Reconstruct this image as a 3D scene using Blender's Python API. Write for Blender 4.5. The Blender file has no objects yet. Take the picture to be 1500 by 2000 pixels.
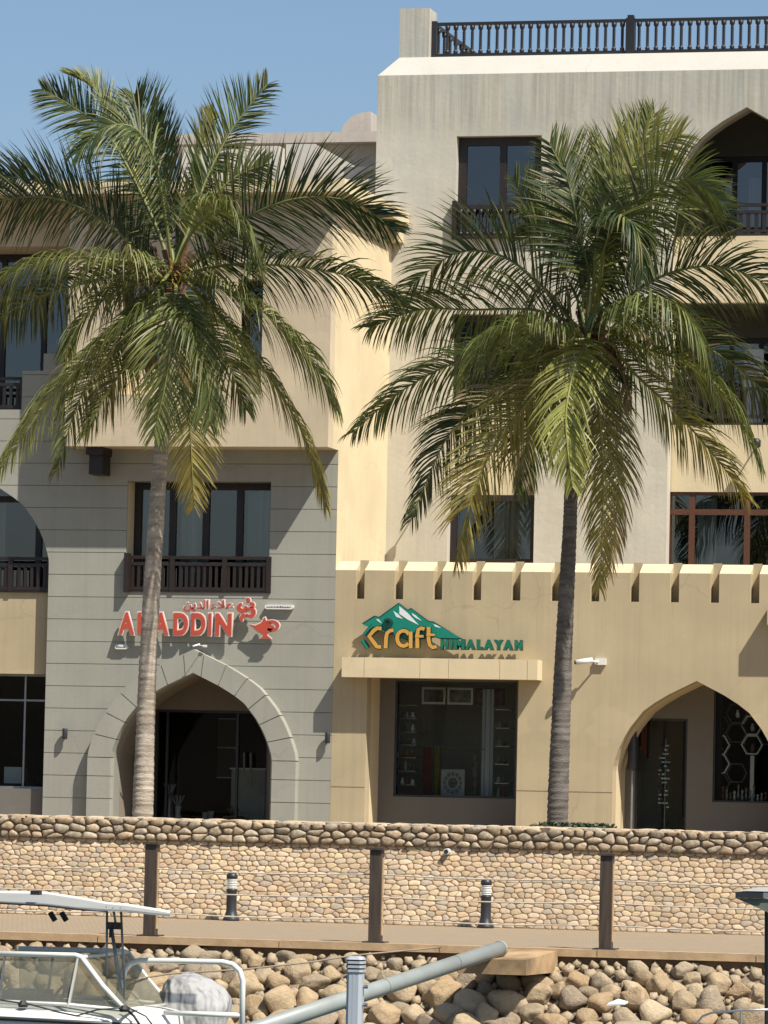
import bpy, math, random
import numpy as np
from mathutils import Vector, Matrix, noise
R = math.radians
rnd = random.Random(7)
sc = bpy.context.scene
COL = sc.collection

# ------------------------------------------------------------------ camera, world, sun, exposure
YAW, PITCH, ROLL, FPX = R(14.0), math.atan(560/9000), 0.022, 9000.0
fh = Vector((-math.sin(YAW), math.cos(YAW), 0))
CAM = Vector((85*math.sin(YAW), -85*math.cos(YAW), 1.87))
fwd = (fh*math.cos(PITCH) + Vector((0, 0, math.sin(PITCH)))).normalized()
rt0 = fwd.cross(Vector((0, 0, 1))).normalized(); up0 = rt0.cross(fwd)
crt = rt0*math.cos(ROLL) + up0*math.sin(ROLL); cup = up0*math.cos(ROLL) - rt0*math.sin(ROLL)
cd = bpy.data.cameras.new('camera'); cam = bpy.data.objects.new('camera', cd); COL.objects.link(cam)
m3 = Matrix((crt, cup, -fwd)).transposed(); cam.matrix_world = Matrix.Translation(CAM) @ m3.to_4x4()
cd.sensor_fit = 'VERTICAL'; cd.sensor_height = 24; cd.sensor_width = 18; cd.lens = FPX/2000*24; cd.clip_end = 6000; cd.clip_start = 0.5
sc.camera = cam
SUN = Vector((1.5, -1.0, 2.45)).normalized()
w = bpy.data.worlds.new('World'); sc.world = w; w.use_nodes = True
nt = w.node_tree; nt.nodes.clear()
sky = nt.nodes.new('ShaderNodeTexSky'); sky.sky_type = 'NISHITA'; sky.sun_disc = False
sky.sun_elevation = math.asin(SUN.z); sky.sun_rotation = math.atan2(SUN.x, SUN.y)
sky.air_density = 1.0; sky.dust_density = 1.3; sky.ozone_density = 4.0
bg = nt.nodes.new('ShaderNodeBackground'); bg.inputs[1].default_value = 0.07
wo = nt.nodes.new('ShaderNodeOutputWorld')
nt.links.new(sky.outputs[0], bg.inputs[0]); nt.links.new(bg.outputs[0], wo.inputs[0])
sd = bpy.data.lights.new('sun', 'SUN'); sd.energy = 4.2; sd.angle = R(0.5); sd.color = (1.0, 0.945, 0.86)
so = bpy.data.objects.new('sun', sd); COL.objects.link(so); so.location = (20, -40, 60)
so.rotation_euler = SUN.to_track_quat('Z', 'Y').to_euler()
sc.view_settings.view_transform = 'Standard'; sc.view_settings.look = 'None'
sc.view_settings.exposure = 0.72; sc.view_settings.gamma = 1.0; sc.view_settings.use_curve_mapping = False
sc.render.engine = 'CYCLES'
sc.cycles.max_bounces = 8; sc.cycles.transparent_max_bounces = 16

# measuring helpers: where a sight line of the photograph meets a vertical plane Y, a side plane X or a level z
def ray(px, py): return (fwd + crt*((px-750)/FPX) + cup*((1000-py)/FPX)).normalized()
def P(px, py, Y):
    d = ray(px, py); return CAM + d*((Y-CAM.y)/d.y)
def PX(px, py, X):
    d = ray(px, py); return CAM + d*((X-CAM.x)/d.x)
def G(px, py, z):
    d = ray(px, py); return CAM + d*((z-CAM.z)/d.z)
def RC(x0, y0, x1, y1, Y):
    xm, ym = (x0+x1)/2, (y0+y1)/2
    return P(x0, ym, Y).x, P(x1, ym, Y).x, P(xm, y1, Y).z, P(xm, y0, Y).z     # x0, x1, z0, z1

# ------------------------------------------------------------------ materials
def new_mat(name):
    m = bpy.data.materials.new(name); m.use_nodes = True; n = m.node_tree
    return m, n, n.nodes['Principled BSDF']
def N(n, t, **kw):
    x = n.nodes.new(t)
    for k, v in kw.items():
        if k in x.inputs: x.inputs[k].default_value = v
        else: setattr(x, k, v)
    return x
def c4(c): return (c[0], c[1], c[2], 1)
def noise_val(n, scale, detail=4, stretch=None, coord='Object', rough=.55):
    tc = N(n, 'ShaderNodeTexCoord'); o = tc.outputs[coord]
    if stretch:
        mp = N(n, 'ShaderNodeMapping'); mp.inputs['Scale'].default_value = stretch; n.links.new(o, mp.inputs[0]); o = mp.outputs[0]
    t = N(n, 'ShaderNodeTexNoise'); t.inputs['Scale'].default_value = scale; t.inputs['Detail'].default_value = detail
    t.inputs['Roughness'].default_value = rough; n.links.new(o, t.inputs['Vector']); return t.outputs['Fac']
def ramp(n, fac, a, b, lo=0., hi=1.):
    r = N(n, 'ShaderNodeMapRange'); r.inputs['From Min'].default_value = a; r.inputs['From Max'].default_value = b
    r.inputs['To Min'].default_value = lo; r.inputs['To Max'].default_value = hi; n.links.new(fac, r.inputs['Value']); return r.outputs[0]
def mixc(n, fac, a, b, mode='MIX'):
    x = N(n, 'ShaderNodeMix', data_type='RGBA', blend_type=mode)
    for s, v in ((x.inputs[0], fac), (x.inputs[6], a), (x.inputs[7], b)):
        if isinstance(v, (int, float)): s.default_value = v
        elif isinstance(v, tuple): s.default_value = c4(v)
        else: n.links.new(v, s)
    return x.outputs[2]
def bump(n, bs, h, strength=.3, dist=.02):
    b = N(n, 'ShaderNodeBump'); b.inputs['Strength'].default_value = strength; b.inputs['Distance'].default_value = dist
    n.links.new(h, b.inputs['Height']); n.links.new(b.outputs[0], bs.inputs['Normal'])
def stucco(name, c, streak=.25, mott=.12, dirt=(.16, .15, .12), grey_z=None):
    m, n, b = new_mat(name)
    d = tuple(x*(1-mott*2.0) for x in c)
    col = mixc(n, ramp(n, noise_val(n, .9, 7), .3, .7), c, d)
    col = mixc(n, ramp(n, noise_val(n, 14, 3), .35, .7, 0, .35), col, tuple(x*.86 for x in c))
    st = ramp(n, noise_val(n, 1.0, 5, (5.5, 5.5, .22)), .5, .78, 0, streak)
    st2 = ramp(n, noise_val(n, 1.0, 6, (17, 17, .5)), .5, .8, 0, streak*.8)
    col = mixc(n, st, col, dirt); col = mixc(n, st2, col, dirt)
    tcv = N(n, 'ShaderNodeTexCoord'); wn = N(n, 'ShaderNodeTexNoise'); wn.inputs['Scale'].default_value = 2.2; wn.inputs['Detail'].default_value = 5; n.links.new(tcv.outputs['Object'], wn.inputs['Vector'])
    vm = N(n, 'ShaderNodeVectorMath', operation='MULTIPLY_ADD'); vm.inputs[1].default_value = (.5, .5, .5); n.links.new(wn.outputs['Color'], vm.inputs[0]); n.links.new(tcv.outputs['Object'], vm.inputs[2])
    vo = N(n, 'ShaderNodeTexVoronoi', feature='DISTANCE_TO_EDGE'); vo.inputs['Scale'].default_value = .55; n.links.new(vm.outputs[0], vo.inputs['Vector'])
    ck = N(n, 'ShaderNodeMath', operation='MULTIPLY'); n.links.new(ramp(n, vo.outputs['Distance'], .003, .007, .24, 0), ck.inputs[0]); n.links.new(ramp(n, noise_val(n, .45, 2), .52, .6), ck.inputs[1])
    col = mixc(n, ck.outputs[0], col, tuple(x*.45 for x in c))
    col = mixc(n, ramp(n, noise_val(n, .5, 3, (1, 1, 1.6)), .60, .615, 0, .16), col, tuple(min(1, x*1.18) for x in c))   # patched areas
    if grey_z:                                                # patchily greyer with height; weather-worn band under a roof edge
        tc = N(n, 'ShaderNodeTexCoord'); sp = N(n, 'ShaderNodeSeparateXYZ'); n.links.new(tc.outputs['Object'], sp.inputs[0])
        g = ramp(n, sp.outputs[2], grey_z[0], grey_z[1])
        mt = N(n, 'ShaderNodeMath', operation='MULTIPLY'); n.links.new(g, mt.inputs[0])
        n.links.new(ramp(n, noise_val(n, 1.0, 8, (3, 3, .8)), .25, .75), mt.inputs[1])
        col = mixc(n, mt.outputs[0], col, grey_z[2])
        g2 = ramp(n, sp.outputs[2], 14.55, 15.1); m2 = N(n, 'ShaderNodeMath', operation='MULTIPLY'); n.links.new(g2, m2.inputs[0])
        n.links.new(ramp(n, noise_val(n, 1.0, 7, (16, 16, .5)), .40, .68, .1, .75), m2.inputs[1]); col = mixc(n, m2.outputs[0], col, (.30, .285, .23))
    n.links.new(col, b.inputs['Base Color']); b.inputs['Roughness'].default_value = .93
    b.inputs['Specular IOR Level'].default_value = .2
    bump(n, b, noise_val(n, 45, 3), .35, .006) if not grey_z else bump(n, b, noise_val(n, 9, 6), .25, .02)
    return m
def plain(name, c, rough=.6, metal=0, var=.15, scale=6, stretch=None, bmp=0, coat=0):
    m, n, b = new_mat(name)
    col = mixc(n, ramp(n, noise_val(n, scale, 5, stretch), .3, .7), c, tuple(x*(1-var*2) for x in c))
    n.links.new(col, b.inputs['Base Color']); b.inputs['Roughness'].default_value = rough; b.inputs['Metallic'].default_value = metal
    if coat: b.inputs['Coat Weight'].default_value = coat
    if bmp: bump(n, b, noise_val(n, scale*6, 3, stretch), bmp, .01)
    return m
def glass(name, tint=(.8, .85, .85), refl=.16, rough=.0):
    m, n, b = new_mat(name); n.nodes.remove(b)
    out = n.nodes['Material Output']
    t = N(n, 'ShaderNodeBsdfTransparent'); t.inputs[0].default_value = c4(tint)
    g = N(n, 'ShaderNodeBsdfGlossy'); g.inputs['Roughness'].default_value = rough; g.inputs[0].default_value = (.95, .97, 1, 1)
    f = N(n, 'ShaderNodeFresnel'); f.inputs[0].default_value = 1.5
    a = N(n, 'ShaderNodeMath', operation='ADD'); a.inputs[1].default_value = refl-.04; n.links.new(f.outputs[0], a.inputs[0])
    tc = noise_val(n, .7, 2); bm = N(n, 'ShaderNodeBump'); bm.inputs['Strength'].default_value = .12; bm.inputs['Distance'].default_value = .03
    n.links.new(tc, bm.inputs['Height']); n.links.new(bm.outputs[0], g.inputs['Normal'])
    mx = N(n, 'ShaderNodeMixShader'); n.links.new(a.outputs[0], mx.inputs[0]); n.links.new(t.outputs[0], mx.inputs[1]); n.links.new(g.outputs[0], mx.inputs[2])
    n.links.new(mx.outputs[0], out.inputs[0]); return m
def acrylic(name):
    m, n, b = new_mat(name); n.nodes.remove(b); t = N(n, 'ShaderNodeBsdfTransparent'); t.inputs[0].default_value = (.78, .8, .74, 1)
    d = N(n, 'ShaderNodeBsdfPrincipled'); d.inputs['Base Color'].default_value = (.30, .29, .23, 1); d.inputs['Roughness'].default_value = .12
    f = ramp(n, noise_val(n, 1.5, 5), .3, .7, .3, .55); mx = N(n, 'ShaderNodeMixShader'); n.links.new(f, mx.inputs[0]); n.links.new(t.outputs[0], mx.inputs[1]); n.links.new(d.outputs[0], mx.inputs[2])
    n.links.new(mx.outputs[0], n.nodes['Material Output'].inputs[0]); return m
def stone_mat(name, attr=True, rough=.85, bscale=25, spread=.5):
    m, n, b = new_mat(name)
    at = N(n, 'ShaderNodeAttribute'); at.attribute_name = 'tint'
    c = at.outputs['Color']
    c = mixc(n, ramp(n, noise_val(n, bscale*.4, 6), .35, .7, 0, spread), c, (.16, .12, .075))
    c = mixc(n, ramp(n, noise_val(n, .55, 6, (1, 1, .8), rough=.65), .46, .72, 0, .5), c, (.24, .18, .12))
    c = mixc(n, ramp(n, noise_val(n, bscale*1.7, 4), .45, .75, 0, spread*.8), c, (.70, .61, .47))
    n.links.new(c, b.inputs['Base Color']); b.inputs['Roughness'].default_value = rough; b.inputs['Specular IOR Level'].default_value = .25
    bump(n, b, noise_val(n, bscale*2, 6, rough=.65), .6, .012)
    return m
def boulder_mat():
    m, n, b = new_mat('boulder stone')
    oi = N(n, 'ShaderNodeObjectInfo'); r = N(n, 'ShaderNodeValToRGB'); n.links.new(oi.outputs['Random'], r.inputs[0])
    e = r.color_ramp.elements; e[0].position = 0; e[0].color = (.42, .30, .165, 1); e[1].position = 1; e[1].color = (.52, .41, .26, 1)
    for p, c in ((.2, (.36, .29, .20, 1)), (.4, (.54, .40, .23, 1)), (.55, (.28, .22, .155, 1)), (.75, (.58, .46, .30, 1)), (.88, (.42, .28, .15, 1))):
        x = e.new(p); x.color = c
    c = mixc(n, ramp(n, noise_val(n, 1.6, 7), .46, .7, 0, .4), r.outputs[0], (.28, .22, .15))
    c = mixc(n, ramp(n, noise_val(n, 5, 8, rough=.7), .5, .68, 0, .55), c, (.56, .47, .33))
    c = mixc(n, ramp(n, noise_val(n, 14, 6, rough=.7), .56, .7, 0, .6), c, (.10, .08, .055))
    n.links.new(c, b.inputs['Base Color']); b.inputs['Roughness'].default_value = .9; b.inputs['Specular IOR Level'].default_value = .2
    bump(n, b, noise_val(n, 5, 12, rough=.72), .8, .055)
    return m
def leaf_mat():
    m, n, b = new_mat('palm leaf')
    at = N(n, 'ShaderNodeAttribute'); at.attribute_name = 'tint'
    c = mixc(n, ramp(n, noise_val(n, 5, 3), .35, .65, 0, .3), at.outputs['Color'], (.03, .045, .014))
    n.links.new(c, b.inputs['Base Color']); b.inputs['Roughness'].default_value = .5; b.inputs['Specular IOR Level'].default_value = .45
    tr = N(n, 'ShaderNodeBsdfTranslucent'); hs = N(n, 'ShaderNodeHueSaturation'); hs.inputs['Value'].default_value = 1.5; hs.inputs['Saturation'].default_value = 1.15
    n.links.new(c, hs.inputs['Color']); n.links.new(hs.outputs[0], tr.inputs[0])
    mx = N(n, 'ShaderNodeMixShader'); mx.inputs[0].default_value = .2
    n.links.new(b.outputs[0], mx.inputs[1]); n.links.new(tr.outputs[0], mx.inputs[2]); n.links.new(mx.outputs[0], n.nodes['Material Output'].inputs[0])
    return m
def trunk_mat(name, ca, cb):
    m, n, b = new_mat(name)
    tc = N(n, 'ShaderNodeTexCoord')
    c = mixc(n, ramp(n, noise_val(n, 1, 5, (4, 4, 16)), .35, .65), ca, cb)
    c = mixc(n, ramp(n, noise_val(n, 3, 4), .45, .7, 0, .5), c, tuple(x*.6 for x in ca))
    n.links.new(c, b.inputs['Base Color']); b.inputs['Roughness'].default_value = .95
    bump(n, b, noise_val(n, 1, 4, (20, 20, 60)), .7, .02)
    return m
def curtain_mat(name, c, stripe=30):
    m, n, b = new_mat(name)
    v = noise_val(n, 1, 2, (stripe, stripe, .3))
    n.links.new(mixc(n, ramp(n, v, .35, .65), c, tuple(x*.5 for x in c)), b.inputs['Base Color']); b.inputs['Roughness'].default_value = .95
    return m
def water_mat():
    m, n, b = new_mat('harbour water')
    b.inputs['Base Color'].default_value = (.015, .05, .05, 1); b.inputs['Roughness'].default_value = .08
    bump(n, b, noise_val(n, 1.3, 5), .4, .1); return m
MT = dict(
    grey=stucco('grey render', (.35, .345, .29), .13, .07),
    joint=stucco('joint shade render', (.265, .26, .225), .1, .05),
    cream=stucco('cream render', (.60, .50, .345), .22, .10, (.30, .26, .19)),
    craft=stucco('sand render', (.495, .405, .252), .30, .10, (.30, .25, .17)),
    white=stucco('off white render', (.585, .535, .425), .22, .09, (.31, .30, .25), (9.5, 16.6, (.375, .385, .35))),
    yellow=stucco('warm cream render', (.70, .58, .37), .12, .08, (.35, .28, .18)),
    coping=stucco('white painted coping', (.53, .505, .44), .2, .05, (.45, .42, .36)), porch=stucco('brown shade render', (.25, .21, .165), .1, .06), balcony_shade=stucco('balcony shade render', (.13, .12, .095), .1, .06),  # shade inside porch and arched balconies deepened in the render colour
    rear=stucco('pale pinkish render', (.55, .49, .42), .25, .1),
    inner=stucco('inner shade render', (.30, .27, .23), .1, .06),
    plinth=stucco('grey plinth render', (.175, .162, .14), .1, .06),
    bwood=plain('dark brown wood', (.026, .016, .012), .5, var=.25, scale=3, stretch=(4, 4, 30)),
    rwood=plain('reddish brown wood', (.125, .052, .028), .42, var=.2, scale=3, stretch=(4, 4, 30)),
    black=plain('black painted wood', (.017, .016, .017), .5),
    post=plain('brown post wood', (.085, .058, .038), .6, var=.3, scale=2, stretch=(12, 12, 1), bmp=.3),
    alu=plain('grey aluminium', (.32, .33, .33), .4, .6),
    steel=plain('brushed steel', (.55, .55, .54), .3, .9),
    glass=glass('window glass', (.5, .56, .56), .125), shopglass=glass('shop glass', (.75, .8, .77), .012), clear=acrylic('old acrylic screen'),
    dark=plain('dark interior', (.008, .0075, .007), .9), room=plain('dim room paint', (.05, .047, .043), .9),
    red=plain('orange red acrylic', (.50, .07, .035), .35, var=.05, coat=.3), wacr=plain('white acrylic edge', (.72, .62, .58), .4, var=.03),
    green=plain('green sign face', (.008, .22, .15), .35, var=.05), gold=plain('golden letter face', (.62, .33, .065), .35, var=.06),
    dgreen=plain('dark green edge', (.012, .06, .045), .4), hgreen=plain('green letter face', (.01, .17, .105), .35), white_face=plain('white print', (.7, .72, .72), .5, var=.02),
    dgrey=plain('charcoal metal', (.03, .032, .036), .45), wplastic=plain('white plastic', (.72, .71, .67), .4, var=.04),
    kerb=plain('rusty concrete edge', (.53, .36, .20), .9, var=.16, scale=4, bmp=.4), ledge=plain('orange stained concrete', (.50, .33, .17), .9, var=.33, scale=2.2, bmp=.4),
    mortar=plain('brown mortar', (.25, .16, .09), .95, var=.15), cmortar=plain('grey brown mortar', (.20, .145, .095), .95, var=.2, bmp=.4),
    wall_stone=stone_mat('tan wall stone', spread=.35), cope_stone=stone_mat('coping stone', bscale=12, spread=.6), boulder=boulder_mat(),
    leaf=leaf_mat(), bark=trunk_mat('pale palm bark', (.27, .225, .17), (.46, .40, .32)), barkd=trunk_mat('dark palm bark', (.085, .072, .06), (.17, .15, .13)), fibre=plain('palm fibre', (.16, .085, .045), .95, var=.3, scale=20),
    gel=plain('boat gelcoat', (.74, .73, .66), .3, var=.06, scale=3, coat=.3), canvas=plain('grey canvas', (.46, .455, .43), .9, var=.12, scale=3), cover=plain('wrinkled cover cloth', (.36, .36, .355), .9, var=.2, scale=5, bmp=.5), canvas_d=plain('blue grey canvas', (.20, .22, .25), .9, var=.12),
    pipe=plain('grey painted pipe', (.30, .325, .30), .45, var=.1, scale=2), pile=plain('pale blue grey plastic', (.42, .45, .48), .35, var=.06, scale=3, stretch=(1, 1, .3)),
    rubber=plain('black rubber', (.02, .02, .022), .6), rope=plain('weathered rope', (.30, .24, .17), .9), cable=plain('pale steel cable', (.55, .49, .40), .5), ctop=plain('sun bleached canopy cloth', (.30, .305, .285), .8, var=.05, scale=2), greenc=plain('grey green canvas', (.16, .18, .13), .85),
    curt=curtain_mat('grey curtain', (.60, .61, .64)), bcurt=curtain_mat('blue curtain', (.04, .15, .26)), lcurt=curtain_mat('pale net curtain', (.80, .76, .70), 16),
    amber=plain('fruit stalk yellow', (.42, .26, .04), .7), terra=plain('terracotta pot', (.30, .14, .07), .7), rug=plain('patterned woven rug', (.22, .21, .20), .95, var=.4, scale=14),
    rugd=plain('dark red cloth', (.12, .03, .03), .95), yel=plain('mustard cloth', (.22, .17, .05), .95), print1=plain('framed landscape print', (.30, .27, .22), .6, var=.45, scale=6), print2=plain('framed red print', (.25, .10, .07), .6, var=.4, scale=9),
    weed=plain('ground cover leaf', (.035, .06, .022), .6), water=water_mat(),
    hill=plain('dry rocky hillside', (.26, .21, .15), .95, var=.3, scale=.02), soil=plain('sandy soil', (.33, .26, .17), .95, var=.2), rubble=plain('rubble bed', (.26, .20, .13), .95, var=.3, scale=8, bmp=.8),
)
def paving_mat():
    m, n, b = new_mat('promenade paving')
    tc = N(n, 'ShaderNodeTexCoord'); br = N(n, 'ShaderNodeTexBrick'); n.links.new(tc.outputs['Object'], br.inputs['Vector'])
    br.inputs['Scale'].default_value = 1.0; br.inputs['Color1'].default_value = (.35, .262, .16, 1); br.inputs['Color2'].default_value = (.305, .23, .14, 1)
    br.inputs['Mortar'].default_value = (.17, .13, .09, 1); br.inputs['Mortar Size'].default_value = .012; br.inputs['Brick Width'].default_value = .22; br.inputs['Row Height'].default_value = .11
    c = mixc(n, ramp(n, noise_val(n, .9, 6, (.5, 2, 1)), .35, .7, 0, .5), br.outputs[0], (.28, .22, .155))
    n.links.new(c, b.inputs['Base Color']); b.inputs['Roughness'].default_value = .9; return m
MT['paving'] = paving_mat()
def cover_mat():
    m, n, b = new_mat('outboard cover cloth'); tc = N(n, 'ShaderNodeTexCoord'); sp = N(n, 'ShaderNodeSeparateXYZ'); n.links.new(tc.outputs['Object'], sp.inputs[0])
    top, bot = P(360, 1938, -33).z, P(360, 1957, -33).z; xr = P(402, 1950, -33).x
    w1 = N(n, 'ShaderNodeMath', operation='ADD'); n.links.new(sp.outputs[2], w1.inputs[0]); n.links.new(ramp(n, noise_val(n, 4, 2), 0, 1, -.03, .03), w1.inputs[1])
    a = ramp(n, w1.outputs[0], bot-.01, bot+.01); c = ramp(n, w1.outputs[0], top-.01, top+.01, 1, 0); d = ramp(n, sp.outputs[0], xr-.02, xr+.02, 1, 0)
    m1 = N(n, 'ShaderNodeMath', operation='MULTIPLY'); n.links.new(a, m1.inputs[0]); n.links.new(c, m1.inputs[1]); m2 = N(n, 'ShaderNodeMath', operation='MULTIPLY'); n.links.new(m1.outputs[0], m2.inputs[0]); n.links.new(d, m2.inputs[1])
    col = mixc(n, ramp(n, noise_val(n, 1.2, 3), .35, .7), (.37, .365, .355), (.28, .28, .28)); col = mixc(n, m2.outputs[0], col, (.13, .14, .155))
    n.links.new(col, b.inputs['Base Color']); b.inputs['Roughness'].default_value = .9; bump(n, b, noise_val(n, 2.2, 2, (2.4, 2.4, 1.0), rough=.5), 1.0, .2); return m
MT['cover'] = cover_mat()

# ------------------------------------------------------------------ object helpers
def tag(o, label=None, cat=None, group=None, kind=None):
    if label: o['label'] = label
    if cat: o['category'] = cat
    if group: o['group'] = group
    if kind: o['kind'] = kind
    return o
def thing(name, label, cat, loc=(0, 0, 0), group=None):
    o = bpy.data.objects.new(name, None); COL.objects.link(o); o.location = loc; o.empty_display_size = .2
    return tag(o, label, cat, group)
def link(name, me, parent=None):
    o = bpy.data.objects.new(name, me); COL.objects.link(o)
    if parent is not None: setp(o, parent)
    return o
def wl(o):
    v = Vector(o.location)
    if o.parent is not None: v = v + wl(o.parent) + o.matrix_parent_inverse.translation
    return v
def setp(o, parent):
    o.parent = parent; o.matrix_parent_inverse = Matrix.Translation(-wl(parent))
class MB:
    def __init__(s): s.v = []; s.f = []; s.mi = []; s.c = []; s.cur = 0; s.col = None
    def vert(s, p):
        s.v.append(tuple(p)); s.c.append(s.col or (1, 1, 1)); return len(s.v)-1
    def face(s, idx): s.f.append(tuple(idx)); s.mi.append(s.cur)
    def poly(s, pts): s.face([s.vert(p) for p in pts]); return s
    def box(s, x0, x1, y0, y1, z0, z1):
        i = [s.vert((x, y, z)) for x in (x0, x1) for y in (y0, y1) for z in (z0, z1)]
        for f in ((0, 1, 3, 2), (4, 6, 7, 5), (0, 4, 5, 1), (2, 3, 7, 6), (0, 2, 6, 4), (1, 5, 7, 3)): s.face([i[k] for k in f])
        return s
    def bar(s, a, b, w_, h, up=(0, 0, 1)):
        a, b = Vector(a), Vector(b); t = (b-a).normalized(); u = Vector(up)
        if abs(t.dot(u)) > .99: u = Vector((0, 1, 0))
        sd_ = t.cross(u).normalized(); u = sd_.cross(t)
        r = []
        for p in (a, b):
            r.append([s.vert(p+sd_*(i*w_/2)+u*(j*h/2)) for i, j in ((-1, -1), (1, -1), (1, 1), (-1, 1))])
        for k in range(4): s.face((r[0][k], r[0][(k+1) % 4], r[1][(k+1) % 4], r[1][k]))
        s.face(r[0][::-1]); s.face(r[1]); return s
    def tube(s, pts, rad, n=8, cap=True):
        pts = [Vector(p) for p in pts]; rr = rad if isinstance(rad, (list, tuple)) else [rad]*len(pts)
        rings = []; u = None
        for k, p in enumerate(pts):
            t = (pts[min(k+1, len(pts)-1)]-pts[max(k-1, 0)]).normalized()
            if u is None:
                u = t.cross(Vector((0, 0, 1)))
                if u.length < .05: u = t.cross(Vector((1, 0, 0)))
            u = (u - t*u.dot(t)).normalized(); v = t.cross(u)
            rings.append([s.vert(p+(u*math.cos(a)+v*math.sin(a))*rr[k]) for a in [2*math.pi*j/n for j in range(n)]])
        for a, b in zip(rings, rings[1:]):
            for j in range(n): s.face((a[j], a[(j+1) % n], b[(j+1) % n], b[j]))
        if cap: s.face(rings[0][::-1]); s.face(rings[-1])
        return s
    def lathe(s, c, prof, n=12):
        c = Vector(c); rings = [[s.vert(c+Vector((r*math.cos(2*math.pi*j/n), r*math.sin(2*math.pi*j/n), z))) for j in range(n)] for r, z in prof]
        for a, b in zip(rings, rings[1:]):
            for j in range(n): s.face((a[j], a[(j+1) % n], b[(j+1) % n], b[j]))
        s.face(rings[0][::-1]); s.face(rings[-1]); return s
    def prism(s, pts, y0, y1):           # outline in XZ pushed through Y
        a = [s.vert((x, y0, z)) for x, z in pts]; b = [s.vert((x, y1, z)) for x, z in pts]; k = len(pts)
        s.face(a); s.face(b[::-1])
        for i in range(k): s.face((a[i], b[i], b[(i+1) % k], a[(i+1) % k]))
        return s
    def mesh(s, name, mats, smooth=False):
        me = bpy.data.meshes.new(name); me.from_pydata(s.v, [], s.f)
        for m in (mats if isinstance(mats, (list, tuple)) else [mats]): me.materials.append(m)
        if any(s.mi): me.polygons.foreach_set('material_index', s.mi)
        if s.col is not None:
            ca = me.color_attributes.new('tint', 'FLOAT_COLOR', 'POINT')
            ca.data.foreach_set('color', [x for c in s.c for x in (*c, 1)])
        if smooth: me.polygons.foreach_set('use_smooth', [True]*len(me.polygons))
        me.update(); return me
    def islands(s):
        key = {}; par = list(range(len(s.f)))
        def find(a):
            while par[a] != a: par[a] = par[par[a]]; a = par[a]
            return a
        for i, f in enumerate(s.f):
            for v in f:
                k = tuple(round(c, 4) for c in s.v[v])
                if k in key: par[find(i)] = find(key[k])
                else: key[k] = i
        out = {}
        for i, f in enumerate(s.f):
            m = out.setdefault(find(i), MB()); m.poly([s.v[v] for v in f])
        return list(out.values())
    def obj(s, name, mats, parent=None, smooth=False): return link(name, s.mesh(name, mats, smooth), parent)
def bx(name, mat, parent, *a): return MB().box(*a).obj(name, mat, parent)

# walls with openings: cut in level bands; openings are (z0, z1, f(z) -> (x0, x1))
def rect_open(x0, x1, z0, z1): return (z0, z1, lambda z: (x0, x1), [z0, z1])
PROF = [(0, 1), (.10, .955), (.33, .85), (.5, .755), (.64, .66), (.79, .485), (.87, .36), (.93, .24), (.975, .12), (.995, .05), (1, 0)]
def prof_w(v):                          # half-width share at height share v
    for (u0, v0), (u1, v1) in zip(PROF, PROF[1:]):
        if v1 <= v <= v0: return u0 + (u1-u0)*(v0-v)/(v0-v1)
    return 1 if v < 0 else 0
def arch_open(cx, hw, z0, zs, za):
    levels = [z0, zs] + [zs+(za-zs)*v for _, v in PROF[:-1]]
    def f(z):
        h = hw if z <= zs else hw*prof_w((z-zs)/(za-zs)); return (cx-h, cx+h)
    return (z0, za, f, sorted(set(levels)))
def arch_pts(cx, hw, z0, zs, za):
    r = [(cx+hw*u, zs+(za-zs)*v) for u, v in PROF][::-1]
    return [(cx+hw, z0)] + r + [(2*cx-x, z) for x, z in r[::-1][1:]] + [(cx-hw, z0)]
def spans_at(z, X0, X1, ops, lim=None):
    a, b = (X0, X1) if lim is None else lim(z)
    s = [(a, b)]
    for o in ops:
        if o[0] < z < o[1]:
            l, r = o[2](z); t = []
            for p, q in s:
                if r <= p or l >= q: t.append((p, q)); continue
                if l > p: t.append((p, l))
                if r < q: t.append((r, q))
            s = t
    return sorted(s)
def wall(mb, X0, X1, Z0, Z1, ops, y0, y1, lim=None, extra=()):
    e = 1e-4
    zs = sorted({round(z, 5) for z in [Z0, Z1, *extra, *[l for o in ops for l in o[3]]] if Z0 <= z <= Z1})
    prev = []
    for i, z in enumerate(zs):
        if i+1 < len(zs):
            zh = zs[i+1]; A = spans_at(z+e, X0, X1, ops, lim); B = spans_at(zh-e, X0, X1, ops, lim)
            if len(A) == len(B):
                for (a0, a1), (b0, b1) in zip(A, B):
                    mb.poly([(a0, y0, z), (a1, y0, z), (b1, y0, zh), (b0, y0, zh)])
                    mb.poly([(a0, y0, z), (b0, y0, zh), (b0, y1, zh), (a0, y1, z)])
                    mb.poly([(a1, y0, z), (b1, y0, zh), (b1, y1, zh), (a1, y1, z)])
        else: A = []; B = []
        cuts = sorted({c for s in prev+A for c in s})
        for c0, c1 in zip(cuts, cuts[1:]):
            m = (c0+c1)/2; inp = any(p < m < q for p, q in prev); ina = any(p < m < q for p, q in A)
            if inp != ina and c1-c0 > 1e-4: mb.poly([(c0, y0, z), (c1, y0, z), (c1, y1, z), (c0, y1, z)])
        prev = B
    return mb
def reveal(mb, pts, y0, y1):
    for (a, b), (c, d) in zip(pts, pts[1:]): mb.poly([(a, y0, b), (c, y0, d), (c, y1, d), (a, y1, b)])
    return mb

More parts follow.
